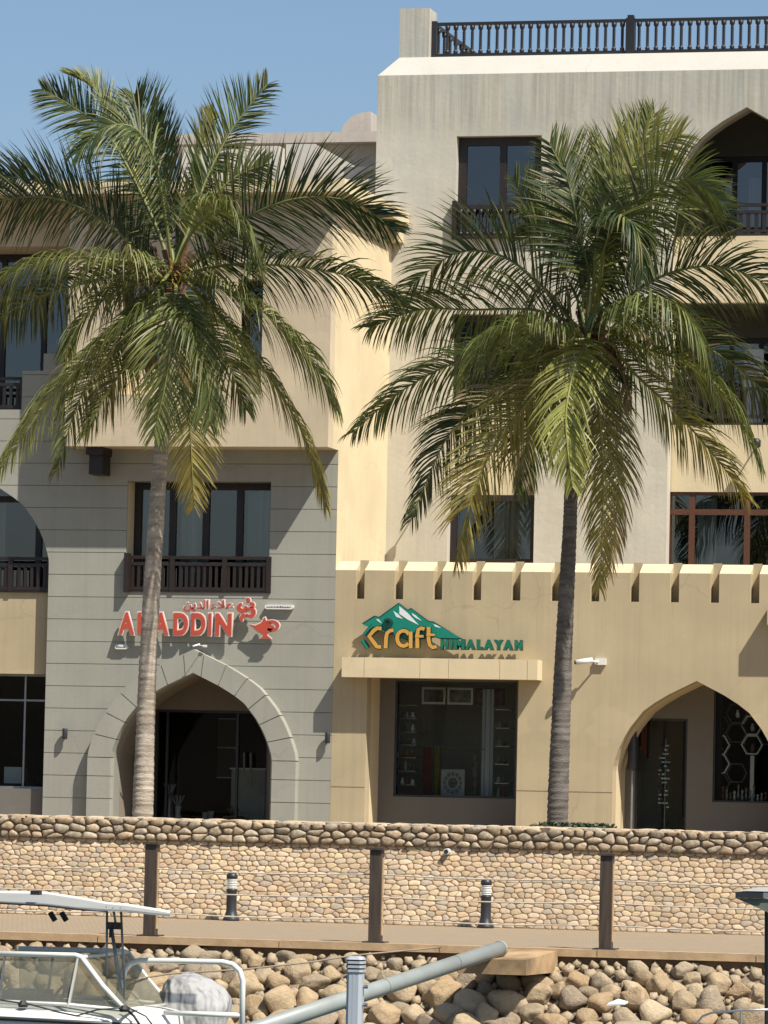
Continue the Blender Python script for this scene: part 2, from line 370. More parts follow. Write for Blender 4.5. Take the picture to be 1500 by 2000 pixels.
def window(parent, x0, x1, z0, z1, Y, mull=(), trans=(), fw=.09, mw=.09, mat='bwood', gl='glass', fd=.08, name='window'):
    mb = MB(); mb.box(x0, x1, Y, Y+fd, z1-fw, z1); mb.box(x0, x1, Y, Y+fd, z0, z0+fw)
    mb.box(x0, x0+fw, Y+.003, Y+fd-.003, z0+fw, z1-fw); mb.box(x1-fw, x1, Y+.003, Y+fd-.003, z0+fw, z1-fw)
    for m in mull: mb.box(m-mw/2, m+mw/2, Y+.006, Y+fd-.006, z0+fw, z1-fw)
    for t in trans: mb.box(x0+fw, x1-fw, Y+.009, Y+fd-.009, t-mw/2, t+mw/2)
    o = mb.obj(name, MT[mat], parent)
    xs = [x0+fw, *sorted(mull), x1-fw]; zz = [z0+fw, *sorted(trans), z1-fw]
    for a, b in zip(xs, xs[1:]):
        for c, d in zip(zz, zz[1:]): MB().poly([(a, Y+fd*.6, c), (b, Y+fd*.6, c), (b, Y+fd*.6, d), (a, Y+fd*.6, d)]).obj('pane', MT[gl], o)
    return o
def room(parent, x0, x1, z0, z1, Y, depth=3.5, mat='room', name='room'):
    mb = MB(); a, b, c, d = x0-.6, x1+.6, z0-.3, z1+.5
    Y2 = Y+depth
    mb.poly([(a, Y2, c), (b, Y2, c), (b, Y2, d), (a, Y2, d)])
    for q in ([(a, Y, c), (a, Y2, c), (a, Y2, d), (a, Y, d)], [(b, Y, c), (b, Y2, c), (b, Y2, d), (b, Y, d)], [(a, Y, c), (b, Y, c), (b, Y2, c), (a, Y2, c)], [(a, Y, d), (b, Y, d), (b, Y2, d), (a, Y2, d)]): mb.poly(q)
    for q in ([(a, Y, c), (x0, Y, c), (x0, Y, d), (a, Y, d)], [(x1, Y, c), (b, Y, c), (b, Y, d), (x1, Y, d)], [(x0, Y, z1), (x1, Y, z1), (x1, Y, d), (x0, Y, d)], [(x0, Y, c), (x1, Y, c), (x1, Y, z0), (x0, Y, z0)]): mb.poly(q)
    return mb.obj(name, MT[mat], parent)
def curtain(parent, x0, x1, z0, z1, Y, mat='curt'):
    mb = MB(); n = max(4, int((x1-x0)/.03)); prev = None
    for i in range(n+1):
        x = x0+(x1-x0)*i/n; y = Y+.03*math.sin(i*1.9)+.015*math.sin(i*.7)
        cur = (mb.vert((x, y, z0)), mb.vert((x, y, z1)))
        if prev: mb.face((prev[0], cur[0], cur[1], prev[1]))
        prev = cur
    return mb.obj('curtain', MT[mat], parent, True)
def slat_railing(parent, x0, x1, z0, z1, Y, posts=(), mat='bwood', step=.115, sw=.055, rails=(1, .82, .14), ret=0):
    mb = MB(); h = z1-z0
    for r in rails: mb.box(x0, x1, Y, Y+.05, z0+h*r-.06, z0+h*r)
    mb.box(x0, x1, Y+.005, Y+.045, z0, z0+.045)
    for p in (x0+.035, *posts, x1-.035): mb.box(p-.045, p+.045, Y-.012, Y+.062, z0+.002, z1-.002)
    if ret: mb.box(x0-.02, x0+.07, Y-ret, Y+.05, z0-.01, z1+.04)
    o = mb.obj('railing', MT[mat], parent)
    base = None; n = int((x1-x0)/step)
    for i in range(1, n):
        x = x0+(x1-x0)*i/n
        if any(abs(x-p) < .07 for p in posts): continue
        if base is None: base = MB().box(-sw/2, sw/2, 0, .03, 0, h*(rails[1]-rails[-1])-.06).mesh('baluster', MT[mat])
        b = link('baluster', base); b.location = (x, Y+.01, z0+h*rails[-1]); setp(b, o)
    return o
# ------------------------------------------------------------------ main levels
GZ = 1.14                                           # terrace level in front of the shops
XB = P(660, 900, 0).x; YF = -.76               # upper cream block: right corner and front
XG = XB                               # grey front: right corner
YW = PX(757, 870, XB).y                             # facade of the tall white building
XL = P(-420, 1200, 0).x; XR = P(1980, 1200, 0).x    # how far the fronts go on beyond the frame

# ================================================================== grey and cream building on the left
bA = thing('shop_building', 'grey scored building with arched doorway and cream upper storey behind the ALADDIN sign', 'building', (XG-3, 0, GZ))
gop = []
wx0, wx1, wz0, wz1 = RC(247, 940, 527, 1157, 0); gop.append(rect_open(wx0, wx1, wz0, wz1))
acx = P(374, 1480, 0).x; ahw = (P(527, 1500, 0).x-P(219, 1500, 0).x)/2
aza, azs = P(379, 1314, 0).z, P(372, 1483, 0).z
gop.append(arch_open(acx, ahw, GZ, azs, aza))
lcx = P(-46, 1000, 0).x; lhw = P(96, 1080, 0).x-lcx; lza = P(-46, 930, 0).z; lzs = P(96, 1100, 0).z
gop.append(arch_open(lcx, lhw, GZ, lzs, lza))
zu = P(400, 872, YF).z                              # underside of the cream block
g0 = P(370, 1168, 0).z; GS = .4185
s690, s725, s800 = P(110, 690, 0).z, P(64, 724, 0).z, P(20, 800, 0).z
x85, x43 = P(85, 706, 0).x, P(43, 760, 0).x
xc131 = P(131, 650, YF).x
ztopg = max(zu, s690)
def glim(z):
    a = XL if z < s800 else (x43 if z < s725 else x85)
    b = XG if z < zu else xc131+.05
    return (a, b)
mb = MB(); wall(mb, XL, XG, GZ, ztopg, gop, .015, .45, glim, (zu, s725, s800)); mb.box(XL, XG-.01, .46, .7, GZ-.5, GZ)
mb.poly([(XG, .015, GZ), (XG, YW, GZ), (XG, YW, zu), (XG, .015, zu)])
wA = mb.obj('wall', [MT['joint']], bA)
k = -16
while True:
    a = g0+k*GS+.006; b = a+GS-.012; k += 1
    if b < GZ: continue
    if a > ztopg: break
    a = max(a, GZ); b = min(b, ztopg-.004)
    if b-a < .02: continue
    lv = sorted({a, b, *[z for z in (zu, s725, s800) if a < z < b], *[l for o in gop for l in o[3] if a < l < b]})
    sp = spans_at((a+b)/2, XL, XG, gop, glim)
    same = all(len(spans_at(z+.002, XL, XG, gop, glim)) == len(sp) for z in lv[:-1])
    if same:
        for j in range(len(sp)):
            def lim_j(z, j=j):
                q = spans_at(min(max(z, a+.0005), b-.0005), XL, XG, gop, glim); q = q[min(j, len(q)-1)]; return q
            wall(MB(), XL, XG, a, b, [], 0, .015, lim_j, lv).obj('course', MT['grey'], wA)
    else:
        for isl in wall(MB(), XL, XG, a, b, gop, 0, .015, glim, lv).islands(): isl.obj('course', MT['grey'], wA)
# arch surround in voussoirs, standing proud of the courses
RY = -.23
rcx = P(373, 1480, RY).x; rin = (P(528, 1520, RY).x-P(213, 1520, RY).x)/2; rout = (P(578, 1520, RY).x-P(171, 1520, RY).x)/2
rzs = azs; rzi = P(379, 1314, RY).z; rzo = P(379, 1268, RY).z
surround = MB().box(rcx-rout+.03, rcx-rin-.03, RY+.06, -.001, GZ, rzs).box(rcx+rin+.03, rcx+rout-.03, RY+.06, -.001, GZ, rzs).obj('arch_surround', MT['joint'], bA)
def ringpt(t, outer):                               # t: 0 springing .. 1 apex
    v = t
    us = [u for u, _ in PROF][::-1]; vs = [q for _, q in PROF][::-1]
    # walk the profile by length
    L = [0]
    for i in range(1, len(us)): L.append(L[-1]+math.hypot(us[i]-us[i-1], (vs[i]-vs[i-1])*1.1))
    s = t*L[-1]
    for i in range(1, len(us)):
        if s <= L[i]+1e-9:
            f = (s-L[i-1])/(L[i]-L[i-1]); u = us[i-1]+(us[i]-us[i-1])*f; v = vs[i-1]+(vs[i]-vs[i-1])*f; break
    return ((rout if outer else rin)*u, rzs+((rzo if outer else rzi)-rzs)*v)
z = g0-16*GS; levels = [GZ]
while z < rzs-.1:
    if z > GZ+.1: levels.append(z)
    z += GS
levels.append(rzs)
for s in (-1, 1):
    for a, b in zip(levels, levels[1:]):
        MB().box(rcx+s*rin, rcx+s*rout, RY, 0, a+(.006 if a > GZ else 0), b-.006).obj('voussoir', MT['grey'], surround)
    nv = 6; g = .0035
    for i in range(nv):
        t0, t1 = i/nv*.93+g, (i+1)/nv*.93-g
        ts = [t0+(t1-t0)*k/3 for k in range(4)]
        pts = [ringpt(t, 0) for t in ts]+[ringpt(t, 1) for t in ts[::-1]]
        MB().prism([(rcx+s*x, zz) for x, zz in pts], RY, 0).obj('voussoir', MT['grey'], surround)
ts = [.93+g, 1]; pts = [ringpt(t, 0) for t in ts]+[ringpt(t, 1) for t in ts[::-1]]
MB().prism([(rcx+pts[0][0], pts[0][1]), (rcx, pts[1][1]), (rcx-pts[0][0], pts[0][1]), (rcx-pts[3][0], pts[3][1]), (rcx, pts[2][1]), (rcx+pts[3][0], pts[3][1])], RY, 0).obj('voussoir', MT['grey'], surround)
pts = [ringpt(t/24, 0) for t in range(25)]; pts2 = [ringpt(t/24, 1) for t in range(25)]
mb = MB()
for s in (-1, 1):
    for A, B in zip(list(zip(pts, pts2)), list(zip(pts, pts2))[1:]):
        mb.poly([(rcx+s*(A[0][0]+.02), RY+.015, A[0][1]+.02), (rcx+s*(A[1][0]-.015), RY+.015, A[1][1]-.015), (rcx+s*(B[1][0]-.015), RY+.015, B[1][1]-.015), (rcx+s*(B[0][0]+.02), RY+.015, B[0][1]+.02)])
mb.obj('mortar_joint', MT['joint'], surround)
# porch behind the arch
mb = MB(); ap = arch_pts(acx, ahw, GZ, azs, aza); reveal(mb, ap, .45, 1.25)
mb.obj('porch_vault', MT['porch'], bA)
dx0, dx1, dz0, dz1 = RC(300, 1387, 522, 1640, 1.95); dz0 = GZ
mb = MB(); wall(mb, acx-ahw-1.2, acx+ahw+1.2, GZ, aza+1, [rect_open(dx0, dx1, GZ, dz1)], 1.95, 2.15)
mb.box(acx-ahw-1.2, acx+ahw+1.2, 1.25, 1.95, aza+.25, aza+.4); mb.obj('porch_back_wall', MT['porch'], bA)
window(bA, dx0, dx1, GZ, dz1, 2.02, mull=(P(325, 1500, 2.02).x, P(462, 1500, 2.02).x, ), fw=.05, mw=.045, mat='dgrey', gl='shopglass', name='glass_door')
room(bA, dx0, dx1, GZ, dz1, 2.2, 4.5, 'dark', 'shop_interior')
for px in (477, 490):
    a, b = P(px, 1470, 1.95), P(px, 1535, 1.95); MB().tube([(a.x, 1.93, a.z), (b.x, 1.93, b.z)], .018, 6).obj('door_handle', MT['steel'], bA)
# casement window over the doorway
MB().poly([(wx0+.003, .02, wz0), (wx0+.003, .45, wz0), (wx0+.003, .45, wz1), (wx0+.003, .02, wz1)]).poly([(wx0, .02, wz0+.003), (wx1, .02, wz0+.003), (wx1, .45, wz0+.003), (wx0, .45, wz0+.003)]).obj('window_reveal', MT['yellow'], bA)
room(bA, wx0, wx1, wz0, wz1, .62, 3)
f = lambda px: P(px, 1020, .5).x
window(bA, wx0+.001, wx1-.001, wz0, wz1, .46, mull=(f(338), f(403), f(469)), fw=.13, mw=.13)
curtain(bA, f(345), f(395), wz0, wz1, .8, 'lcurt'); curtain(bA, f(475), f(530), wz0, wz1, .8, 'curt'); curtain(bA, f(262), f(285), wz0, wz1, .8, 'curt')
r0, r1, rz0, rz1 = RC(247, 1086, 528, 1157, -.03)
slat_railing(bA, r0, r1, rz0, rz1, -.03, posts=(P(337, 1120, 0).x, P(439, 1120, 0).x), ret=.12)
# jutting wooden beam end
e0, e1, ez0, ez1 = RC(172, 872, 200, 926, -.5)
bx('beam_end', MT['bwood'], bA, e0+.02, e1, -.5, -.002, ez0, ez1); bx('beam_end', MT['bwood'], bA, e0-.02, e1+.03, -.6, -.003, ez1+.002-.16, zu-.002)
# left bay under the big arch
LY = .2; lx0 = lcx-lhw-.3; lx1 = lcx+lhw
bz = lambda y: P(40, y, LY).z
mb = MB(); sp_ops = [rect_open(lx0+.3, lx1, bz(1155), lza+.5), rect_open(lx0+.6, P(85, 1430, LY).x, bz(1540), bz(1316))]
wall(mb, lx0, lx1+.2, GZ, lza+.4, sp_ops, LY+.26, LY+.5)
MB().box(lx0, lx1-.001, LY, LY+.259, bz(1316), bz(1157)).obj('spandrel_panel', MT['craft'], bA)
MB().box(lx0, lx1-.001, LY, LY+.259, GZ, bz(1540)).obj('plinth', MT['plinth'], bA)
mb.obj('bay_wall', MT['inner'], bA)
room(bA, lx0+.3, lx1, bz(1155), lza+.3, 1.0, 3); window(bA, lx0+.3, lx1+.1, bz(1155), lza+.2, .85, mull=(P(-60, 1050, .85).x, P(75, 1050, .85).x), trans=(P(40, 975, .85).z,), fw=.12, mw=.12)
curtain(bA, P(-50, 1050, 1.2).x, P(10, 1050, 1.2).x, bz(1155), lza, 1.2, 'lcurt')
slat_railing(bA, lx0+.3, lx1-.003, bz(1157)+.01, bz(1088), LY-.06, posts=(P(22, 1120, LY).x,), step=.125, sw=.06)
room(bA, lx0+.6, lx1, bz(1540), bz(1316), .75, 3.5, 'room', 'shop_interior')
window(bA, lx0+.6, P(85, 1430, LY).x, bz(1540), bz(1316), LY+.3, mull=(P(48, 1400, .5).x,), trans=(bz(1367),), fw=.04, mw=.035, mat='alu', gl='shopglass', name='shop_window')
# upper left balcony
BY = 1.3; ux0 = XL
zb0, zb1 = s800-.25, P(60, 480, 0).z
ztA = P(400, 383, YF).z; zcA = P(467, 351, YF-.45).z
mb = MB(); wall(mb, XL, xc131+.06, zb1, ztA, [], .1, .4); mb.box(XL, xc131+.06, .401, BY+.3, zb1+.001, zb1+.2)
mb.obj('upper_wall', MT['cream'], bA)
room(bA, XL+.5, xc131, zb0, zb1, BY+.15, 3); window(bA, XL+.5, xc131, zb0, zb1, BY, mull=[P(q, 650, BY).x for q in (-120, -50, 5, 85)], fw=.1, mw=.1)
curtain(bA, P(8, 600, BY+.4).x, P(80, 600, BY+.4).x, zb0, zb1, BY+.4, 'bcurt'); curtain(bA, P(95, 600, BY+.4).x, P(140, 600, BY+.4).x, zb0, zb1, BY+.4, 'bcurt')
bx('balcony_floor', MT['inner'], bA, XL, xc131, .451, BY+.3, s800-.3, s800-.1)
slat_railing(bA, XL+.3, x43-.003, s800+.01, P(20, 735, 0).z, .12, step=.13, sw=.06)
# cream upper block
cop = [rect_open(*RC(232, 540, 418, 770, YF)), rect_open(*RC(462, 545, 512, 770, YF))]
mb = MB(); wall(mb, xc131, XB, zu, ztA, cop, YF, YF+.35)
mb.poly([(xc131, YF+.35, zu), (xc131, .2, zu), (xc131, .2, ztA), (xc131, YF+.35, ztA)]); mb.poly([(xc131, YF+.35, zu), (XB, YF+.35, zu), (XB, 0.2, zu), (xc131, .2, zu)])
mb.obj('upper_block', MT['cream'], bA)
MB().poly([(XB, YF+.35, zu), (XB, YW, zu), (XB, YW, ztA), (XB, YF+.35, ztA)]).obj('side_wall', MT['yellow'], bA)
MB().poly([(XG+.004, .45, GZ), (XG+.004, YW, GZ), (XG+.004, YW, zu-.002), (XG+.004, .45, zu-.002)]).poly([(XG+.004, .0, P(650, 1112, 0).z), (XG+.004, .45, P(650, 1112, 0).z), (XG+.004, .45, zu-.002), (XG+.004, .0, zu-.002)]).obj('side_wall', MT['yellow'], bA)
for (a, b, c, d, _), mid in ((( *RC(232, 540, 418, 770, YF), 0), (338,)), ((*RC(462, 545, 541, 770, YF), 0), ())):
    zs_ = P((300), 718, YF).z
    bx('sill_panel', MT['yellow'], bA, a+.001, b-.001, YF+.36, YF+.6, c-.1, zs_)
    window(bA, a, b, zs_, d, YF+.42, mull=[P(q, 650, YF+.4).x for q in mid], fw=.11, mw=.1)
    room(bA, a, b, zs_, d, YF+.7, 2.5); curtain(bA, a+.15, b-.1, zs_, d, YF+.85, 'lcurt')
    MB().poly([(a, YF+.35, c), (b, YF+.35, c), (b, YF+.36, c), (a, YF+.36, c)]).obj('sill', MT['yellow'], bA)
# cornice with its return along the side, roof slab
oX, oY = .33, .48
mb = MB(); mb.box(XL, XB+oX, YF-oY, YF, ztA, zcA); mb.box(XB, XB+oX, YF, YW-.002, ztA, zcA)
mb.obj('cornice', MT['yellow'], bA)
bx('roof', MT['rear'], bA, XL, XB, YF+.001, 8.5, zcA-.3, zcA-.12)
bx('cornice_bracket', MT['yellow'], bA, XB+.002, XB+oX-.1, YW-.35, YW-.003, ztA-.35, ztA-.002)

# ================================================================== roof-top buildings behind it
bR = thing('roof_building', 'pale roof house with sloping stair walls and rounded turret behind the cream block', 'building', (XB-2, 9, zcA))
def zy(x, y, Y): return P(x, y, Y).z
Yr = 9.0
rx0, rx1 = P(330, 280, Yr).x, P(760, 280, Yr).x
bx('parapet', MT['rear'], bR, rx0, rx1, Yr-.4, Yr+1.5, zy(600, 284, Yr), zy(600, 264, Yr))
bx('wall', MT['rear'], bR, rx0+.2, rx1, Yr, Yr+1.4, zcA-1, zy(600, 284, Yr)-.002)
for (px, y0_, y1_, top, lo) in ((545, 4.6, 5.15, 285, 400), (615, 5.0, 8.3, 281, 400)):
    X = P(px, 320, y0_).x; bx('stair_wall', MT['coping'], bR, X-2.0 if px < 600 else X-.6, X, y0_, y1_, zcA-.4, P(px, top, y0_).z)
X = P(560, 300, 5.2).x; bx('stair_wall', MT['yellow'], bR, X-.5, X, 5.16, 7.4, zcA-.4, P(560, 298, 5.2).z)
for (pa, pb, py, Y0_, Y1_) in ((560, 765, 326, 4.3, 4.6), (470, 765, 350, 3.9, 4.2)):
    bx('low_wall', MT['rear'], bR, P(pa, py, Y0_).x, P(pb, py, Y0_).x, Y0_, Y1_, zcA-.5, P(650, py, Y0_).z)
Yd = 11.0; q = lambda x, y: (P(x, y, Yd).x, P(x, y, Yd).z)
MB().prism([q(664, 275), q(666, 258), q(671, 244), q(681, 232), q(695, 223), q(712, 219), q(724, 218), q(724, 275)], Yd, Yd+.9).obj('rounded_turret', MT['rear'], bR)

# ================================================================== tall white building
bW = thing('apartment_building', 'tall off-white building with dark roof balustrade and large pointed balcony arch', 'building', (P(1200, 1100, YW).x, YW, GZ))
WX0 = P(738, 148, YW).x; WX1 = XR+1.5
zr = P(920, 144.5, YW).z
wop = []
w4 = RC(890, 265, 1056, 466, YW); wop.append(rect_open(*w4))
w3 = RC(877, 613, 1046, 1130, YW); wop.append(rect_open(*w3))
hcx = P(1457, 300, YW).x; hhw = hcx-P(1312, 460, YW).x; hza = P(1457, 209, YW).z; hzs = P(1320, 392, YW).z
zlow = GZ
wop.append(arch_open(hcx, hhw, zlow, hzs, hza))
mb = MB(); wall(mb, WX0, WX1, zlow, zr, wop, YW, YW+.32)
mb.poly([(WX0, YW, zlow), (WX0, YW+9, zlow), (WX0, YW+9, zr), (WX0, YW, zr)]); mb.obj('wall', MT['white'], bW)
chs = .34; chr_ = .40
mb = MB()
mb.poly([(WX0, YW, zr), (WX1, YW, zr), (WX1, YW+chs, zr+chr_), (WX0+chs, YW+chs, zr+chr_)]); mb.poly([(WX0, YW, zr), (WX0+chs, YW+chs, zr+chr_), (WX0+chs, YW+9, zr+chr_), (WX0, YW+9, zr)])
mb.poly([(WX0+chs, YW+chs, zr+chr_), (WX1, YW+chs, zr+chr_), (WX1, YW+9, zr+chr_), (WX0+chs, YW+9, zr+chr_)]); mb.obj('sloped_coping', MT['coping'], bW)
zt = zr+chr_; cY = YW+chs+.05
cx0, cx1 = P(780, 60, cY).x, P(838, 60, cY).x
bx('roof_pier', MT['white'], bW, cx0, cx1, cY, cY+.62, zt-.05, P(810, 16, cY).z)
def turned(parent_name, H, n=8):
    r = .032; pr = [(.045, 0), (.045, .1*H), (.02, .13*H), (.038, .17*H)]
    for k_ in range(7): z_ = .2+.085*k_; pr += [(.024, z_*H), (.036, (z_+.04)*H)]
    pr += [(.022, .8*H), (.038, .84*H), (.05, .88*H), (.05, H)]
    return MB().lathe((0, 0, 0), pr, n).mesh(parent_name, MT['black'], True)
ry = cY+.25; rzb = P(1100, 104, ry).z; rzt = P(1100, 40, ry).z; H = rzt-rzb
rail = MB().box(cx1+.001, WX1, ry-.04, ry+.04, rzt-.06, rzt).box(cx1+.001, WX1, ry-.035, ry+.035, rzb-.05, rzb+.03).box(cx1+.002, cx1+.1, ry-.05, ry+.05, rzb-.02, rzt+.03).box(cx1+.002, cx1+.08, ry+.04, ry+7, rzt-.06, rzt).box(cx1+.002, cx1+.08, ry+.04, ry+7, rzb-.05, rzb+.03).obj('roof_balustrade', MT['black'], bW)
bal = turned('baluster', H-.09)
px_ = P(1232, 65, ry).x; step = .1655
n = int((WX1-cx1)/step)
for i in range(1, n):
    x = px_ + (i-23)*step
    if x < cx1+.12 or abs(x-px_) < .1: continue
    b = link('baluster', bal); b.location = (x, ry, rzb+.03); setp(b, rail)
for i in range(12):
    b = link('baluster', bal); b.location = (cx1+.05, ry+.35+i*.5, rzb+.03); setp(b, rail)
for k in (0, 1):
    mb = MB().box(px_+k*3.9-.085, px_+k*3.9+.085, ry-.085, ry+.085, rzb-.05, P(1232, 36, ry).z); z_ = P(1232, 36, ry).z
    mb.box(px_+k*3.9-.06, px_+k*3.9+.06, ry-.06, ry+.06, z_, z_+.06); mb.obj('post', MT['black'], rail)
# top window with turned-wood guard
fy = YW+.2
window(bW, w4[0]+.001, w4[1]-.001, w4[2], w4[3], fy, mull=(P(982, 350, fy).x,), fw=.16, mw=.13); room(bW, *w4, YW+.35, 3)
g0_, g1_, gz0, gz1 = RC(887, 400, 1056, 466, YW-.06)
gr = MB().box(g0_, g1_, YW-.1, YW-.03, gz1-.09, gz1).box(g0_, g1_, YW-.1, YW-.03, gz0, gz0+.07).box(g0_-.03, g0_+.05, YW-.14, YW+.1, gz0-.01, gz1+.08).box(g1_-.08, g1_, YW-.11, YW-.02, gz0-.005, gz1).obj('window_guard', MT['bwood'], bW)
bm_ = turned('baluster', gz1-gz0-.16, 6)
for i in range(1, 13):
    b = link('baluster', bm_); b.location = (g0_+(g1_-g0_)*i/13, YW-.065, gz0+.07); setp(b, gr)
# recessed strip with two windows
sy = YW+.3
z613, z755, z965, z1100 = [P(960, v, YW).z for v in (613, 757, 965, 1100)]
bx('recess_panel', MT['yellow'], bW, w3[0]+.001, w3[1]-.001, sy+.03, sy+.3, z965, z755); bx('recess_panel', MT['yellow'], bW, w3[0]+.001, w3[1]-.001, sy+.03, sy+.3, w3[2]-.3, z1100-.02)
window(bW, w3[0], w3[1], z755, z613, sy-.05, mull=(P(962, 690, sy).x,), fw=.13, mw=.11); window(bW, w3[0], w3[1], z1100-.02, z965, sy-.05, fw=.12)
room(bW, w3[0], w3[1], z755, z613, sy+.31, 3); room(bW, w3[0], w3[1], z1100, z965, sy+.31, 3)
curtain(bW, P(965, 1030, sy+.3).x, w3[1]-.1, z1100, z965, sy+.30, 'lcurt'); curtain(bW, w3[0]+.1, w3[0]+.35, z1100, z965, sy+.30, 'curt'); curtain(bW, w3[0]+.1, w3[1]-1, z755, z613, sy+.5, 'lcurt')
# arched bay with balconies
hY = YW+.36; hx0, hx1 = hcx-hhw, hcx+hhw
hz = lambda y: P(1420, y, hY).z
bay = [rect_open(hx0, hx1, hz(461), hza+.1), rect_open(hx0, hx1, hz(830), hz(591)), rect_open(P(1303, 1030, hY).x, hx1-.05, hz(1130), hz(961))]
mb = MB(); wall(mb, hx0-.2, hx1+.2, zlow, hza+.3, bay, hY, hY+.25); mb.obj('bay_wall', MT['yellow'], bW)
bh = YW+2.1
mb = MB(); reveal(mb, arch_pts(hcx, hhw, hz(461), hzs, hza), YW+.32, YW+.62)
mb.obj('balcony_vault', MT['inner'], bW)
MB().box(hx0-.2, hx0-.001, YW+.62, bh, hz(461)-.3, hza+.3).box(hx1+.001, hx1+.2, YW+.62, bh, hz(461)-.3, hza+.3).obj('balcony_side', MT['balcony_shade'], bW)
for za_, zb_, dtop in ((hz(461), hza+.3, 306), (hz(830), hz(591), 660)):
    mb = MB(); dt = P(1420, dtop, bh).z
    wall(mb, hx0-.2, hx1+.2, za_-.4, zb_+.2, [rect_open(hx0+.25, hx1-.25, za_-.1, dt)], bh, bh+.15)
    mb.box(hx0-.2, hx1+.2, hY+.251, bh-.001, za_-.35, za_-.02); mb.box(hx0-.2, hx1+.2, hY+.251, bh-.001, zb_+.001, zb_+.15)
    mb.obj('balcony_wall', MT['balcony_shade'], bW)
    window(bW, hx0+.25, hx1-.25, za_-.1, dt, bh+.05, mull=[hx0+.25+(hx1-hx0-.5)*k/4 for k in (1, 2, 3)], fw=.1, mw=.09); room(bW, hx0+.25, hx1-.25, za_-.1, dt, bh+.16, 3)
curtain(bW, P(1462, 400, bh+.3).x, P(1520, 400, bh+.3).x, hz(461), hz(320), bh+.3, 'lcurt')
bx('partition', MT['white_face'], bW, P(1455, 700, bh-.3).x, P(1492, 700, bh-.3).x, bh-.35, bh-.3, hz(830), hz(668))
slat_railing(bW, hx0+.02, hx1-.02, hz(461)+.005, hz(397), hY+.02, posts=(P(1408, 430, hY).x,), step=.15, sw=.075, rails=(1, .78, .2))
slat_railing(bW, hx0+.02, hx1-.02, hz(830)+.005, hz(735), hY+.02, posts=(P(1408, 800, hY).x,), step=.15, sw=.075, rails=(1, .78, .2))
b0 = bay[2]
window(bW, P(1303, 1030, hY).x, hx1-.05, hz(1130), hz(961), hY+.03, mull=[P(q, 1040, hY).x for q in (1350, 1458, 1560)], trans=(hz(1000),), fw=.06, mw=.11, mat='rwood'); room(bW, hx0+.1, hx1-.1, hz(1130), hz(961), hY+.3, 2.5)
curtain(bW, P(1362, 1040, hY+.4).x, P(1400, 1040, hY+.4).x, hz(1130), hz(961), hY+.4, 'lcurt'); bx('armchair_back', MT['canvas'], bW, P(1386, 1060, hY+.7).x, P(1440, 1060, hY+.7).x, hY+.7, hY+.8, hz(1130), hz(1062)); curtain(bW, P(1306, 1040, hY+.4).x, P(1322, 1040, hY+.4).x, hz(1130), hz(961), hY+.4, 'bcurt')

# ================================================================== sand coloured single-storey wing with merlons
bC = thing('shop_wing', 'sand coloured ground floor shop wing with slotted crenellated parapet, below the tall white building', 'building', (P(900, 1600, 0).x, 0, GZ))
CX0, CX1 = XG+.003, XR
zp = P(1070, 1117, 0).z; zslot = P(1070, 1173.5, 0).z
cop = []
k1 = (P(714, 1470, 0).x, P(1010, 1470, 0).x, GZ, P(860, 1322, 0).z); cop.append(rect_open(*k1))
ccx = P(1358, 1480, 0).x; chw = P(1352, 1560, 0).x-P(1191, 1560, 0).x; cza = P(1360, 1330, 0).z; czs = P(1200, 1505, 0).z
cop.append(arch_open(ccx, chw, GZ, czs, cza))
slots = []; sx = P(711, 1140, 0).x; k = -1
PIT = (P(1474, 1140, 0).x-P(703, 1140, 0).x)/10
sx0 = P(703.5, 1140, 0).x
for k in range(-0, 17):
    c = sx0+k*PIT; slots.append((c-.083, c+.083))
sl = [rect_open(a, b, zslot, zp) for a, b in slots]
zj = P(1050, 1545, 0).z
mb = MB(); wall(mb, CX0, CX1, GZ, zp, cop+sl, 0, .34, None, (zj,))
for a, b in slots: mb.poly([(a, .3, zslot), (b, .3, zslot), (b, .3, zp+.2), (a, .3, zp+.2)])
wC = mb.obj('wall', MT['craft'], bC)
sb, sr = .36, .18                                   # sloped merlon tops
edges = [CX0]+[e for s in slots for e in s]+[CX1]
for i in range(0, len(edges), 2):
    a, b = edges[i], edges[i+1]
    mb = MB(); mb.poly([(a, 0, zp), (b, 0, zp), (b, sb, zp+sr), (a, sb, zp+sr)]); mb.poly([(a, 0, zp), (a, sb, zp+sr), (a, sb, zp), ]); mb.poly([(b, 0, zp), (b, sb, zp+sr), (b, sb, zp)])
    mb.poly([(a, sb, zp+sr), (b, sb, zp+sr), (b, sb, zp-.3), (a, sb, zp-.3)]); mb.obj('merlon_cap', MT['yellow'], bC)
bx('terrace_slab', MT['inner'], bC, CX0, CX1, sb, YW, zp-.9, zp-.7)
for (a, b) in ((CX0, k1[0]), (k1[1], ccx-chw)): bx('joint_line', MT['mortar'], bC, a+.001, b-.001, -.002, .004, zj-.008, zj+.008)
bx('joint_line', MT['mortar'], bC, ccx+chw+.001, CX1, -.002, .004, zj-.008, zj+.008)
# canopy of boxed panels
n0, n1, nz0, nz1 = RC(667, 1286, 1050, 1325, -.42)
xs = [n0]+[P(v, 1305, -.42).x for v in (711, 820, 876, 976, 1030)]+[n1]
can = bx('canopy', MT['joint'], bC, n0+.01, n1-.01, -.41, -.001, nz0+.01, nz1-.01)
for a, b in zip(xs, xs[1:]): bx('panel', MT['yellow'], can, a+.004, b-.004, -.42, -.002, nz0, nz1)
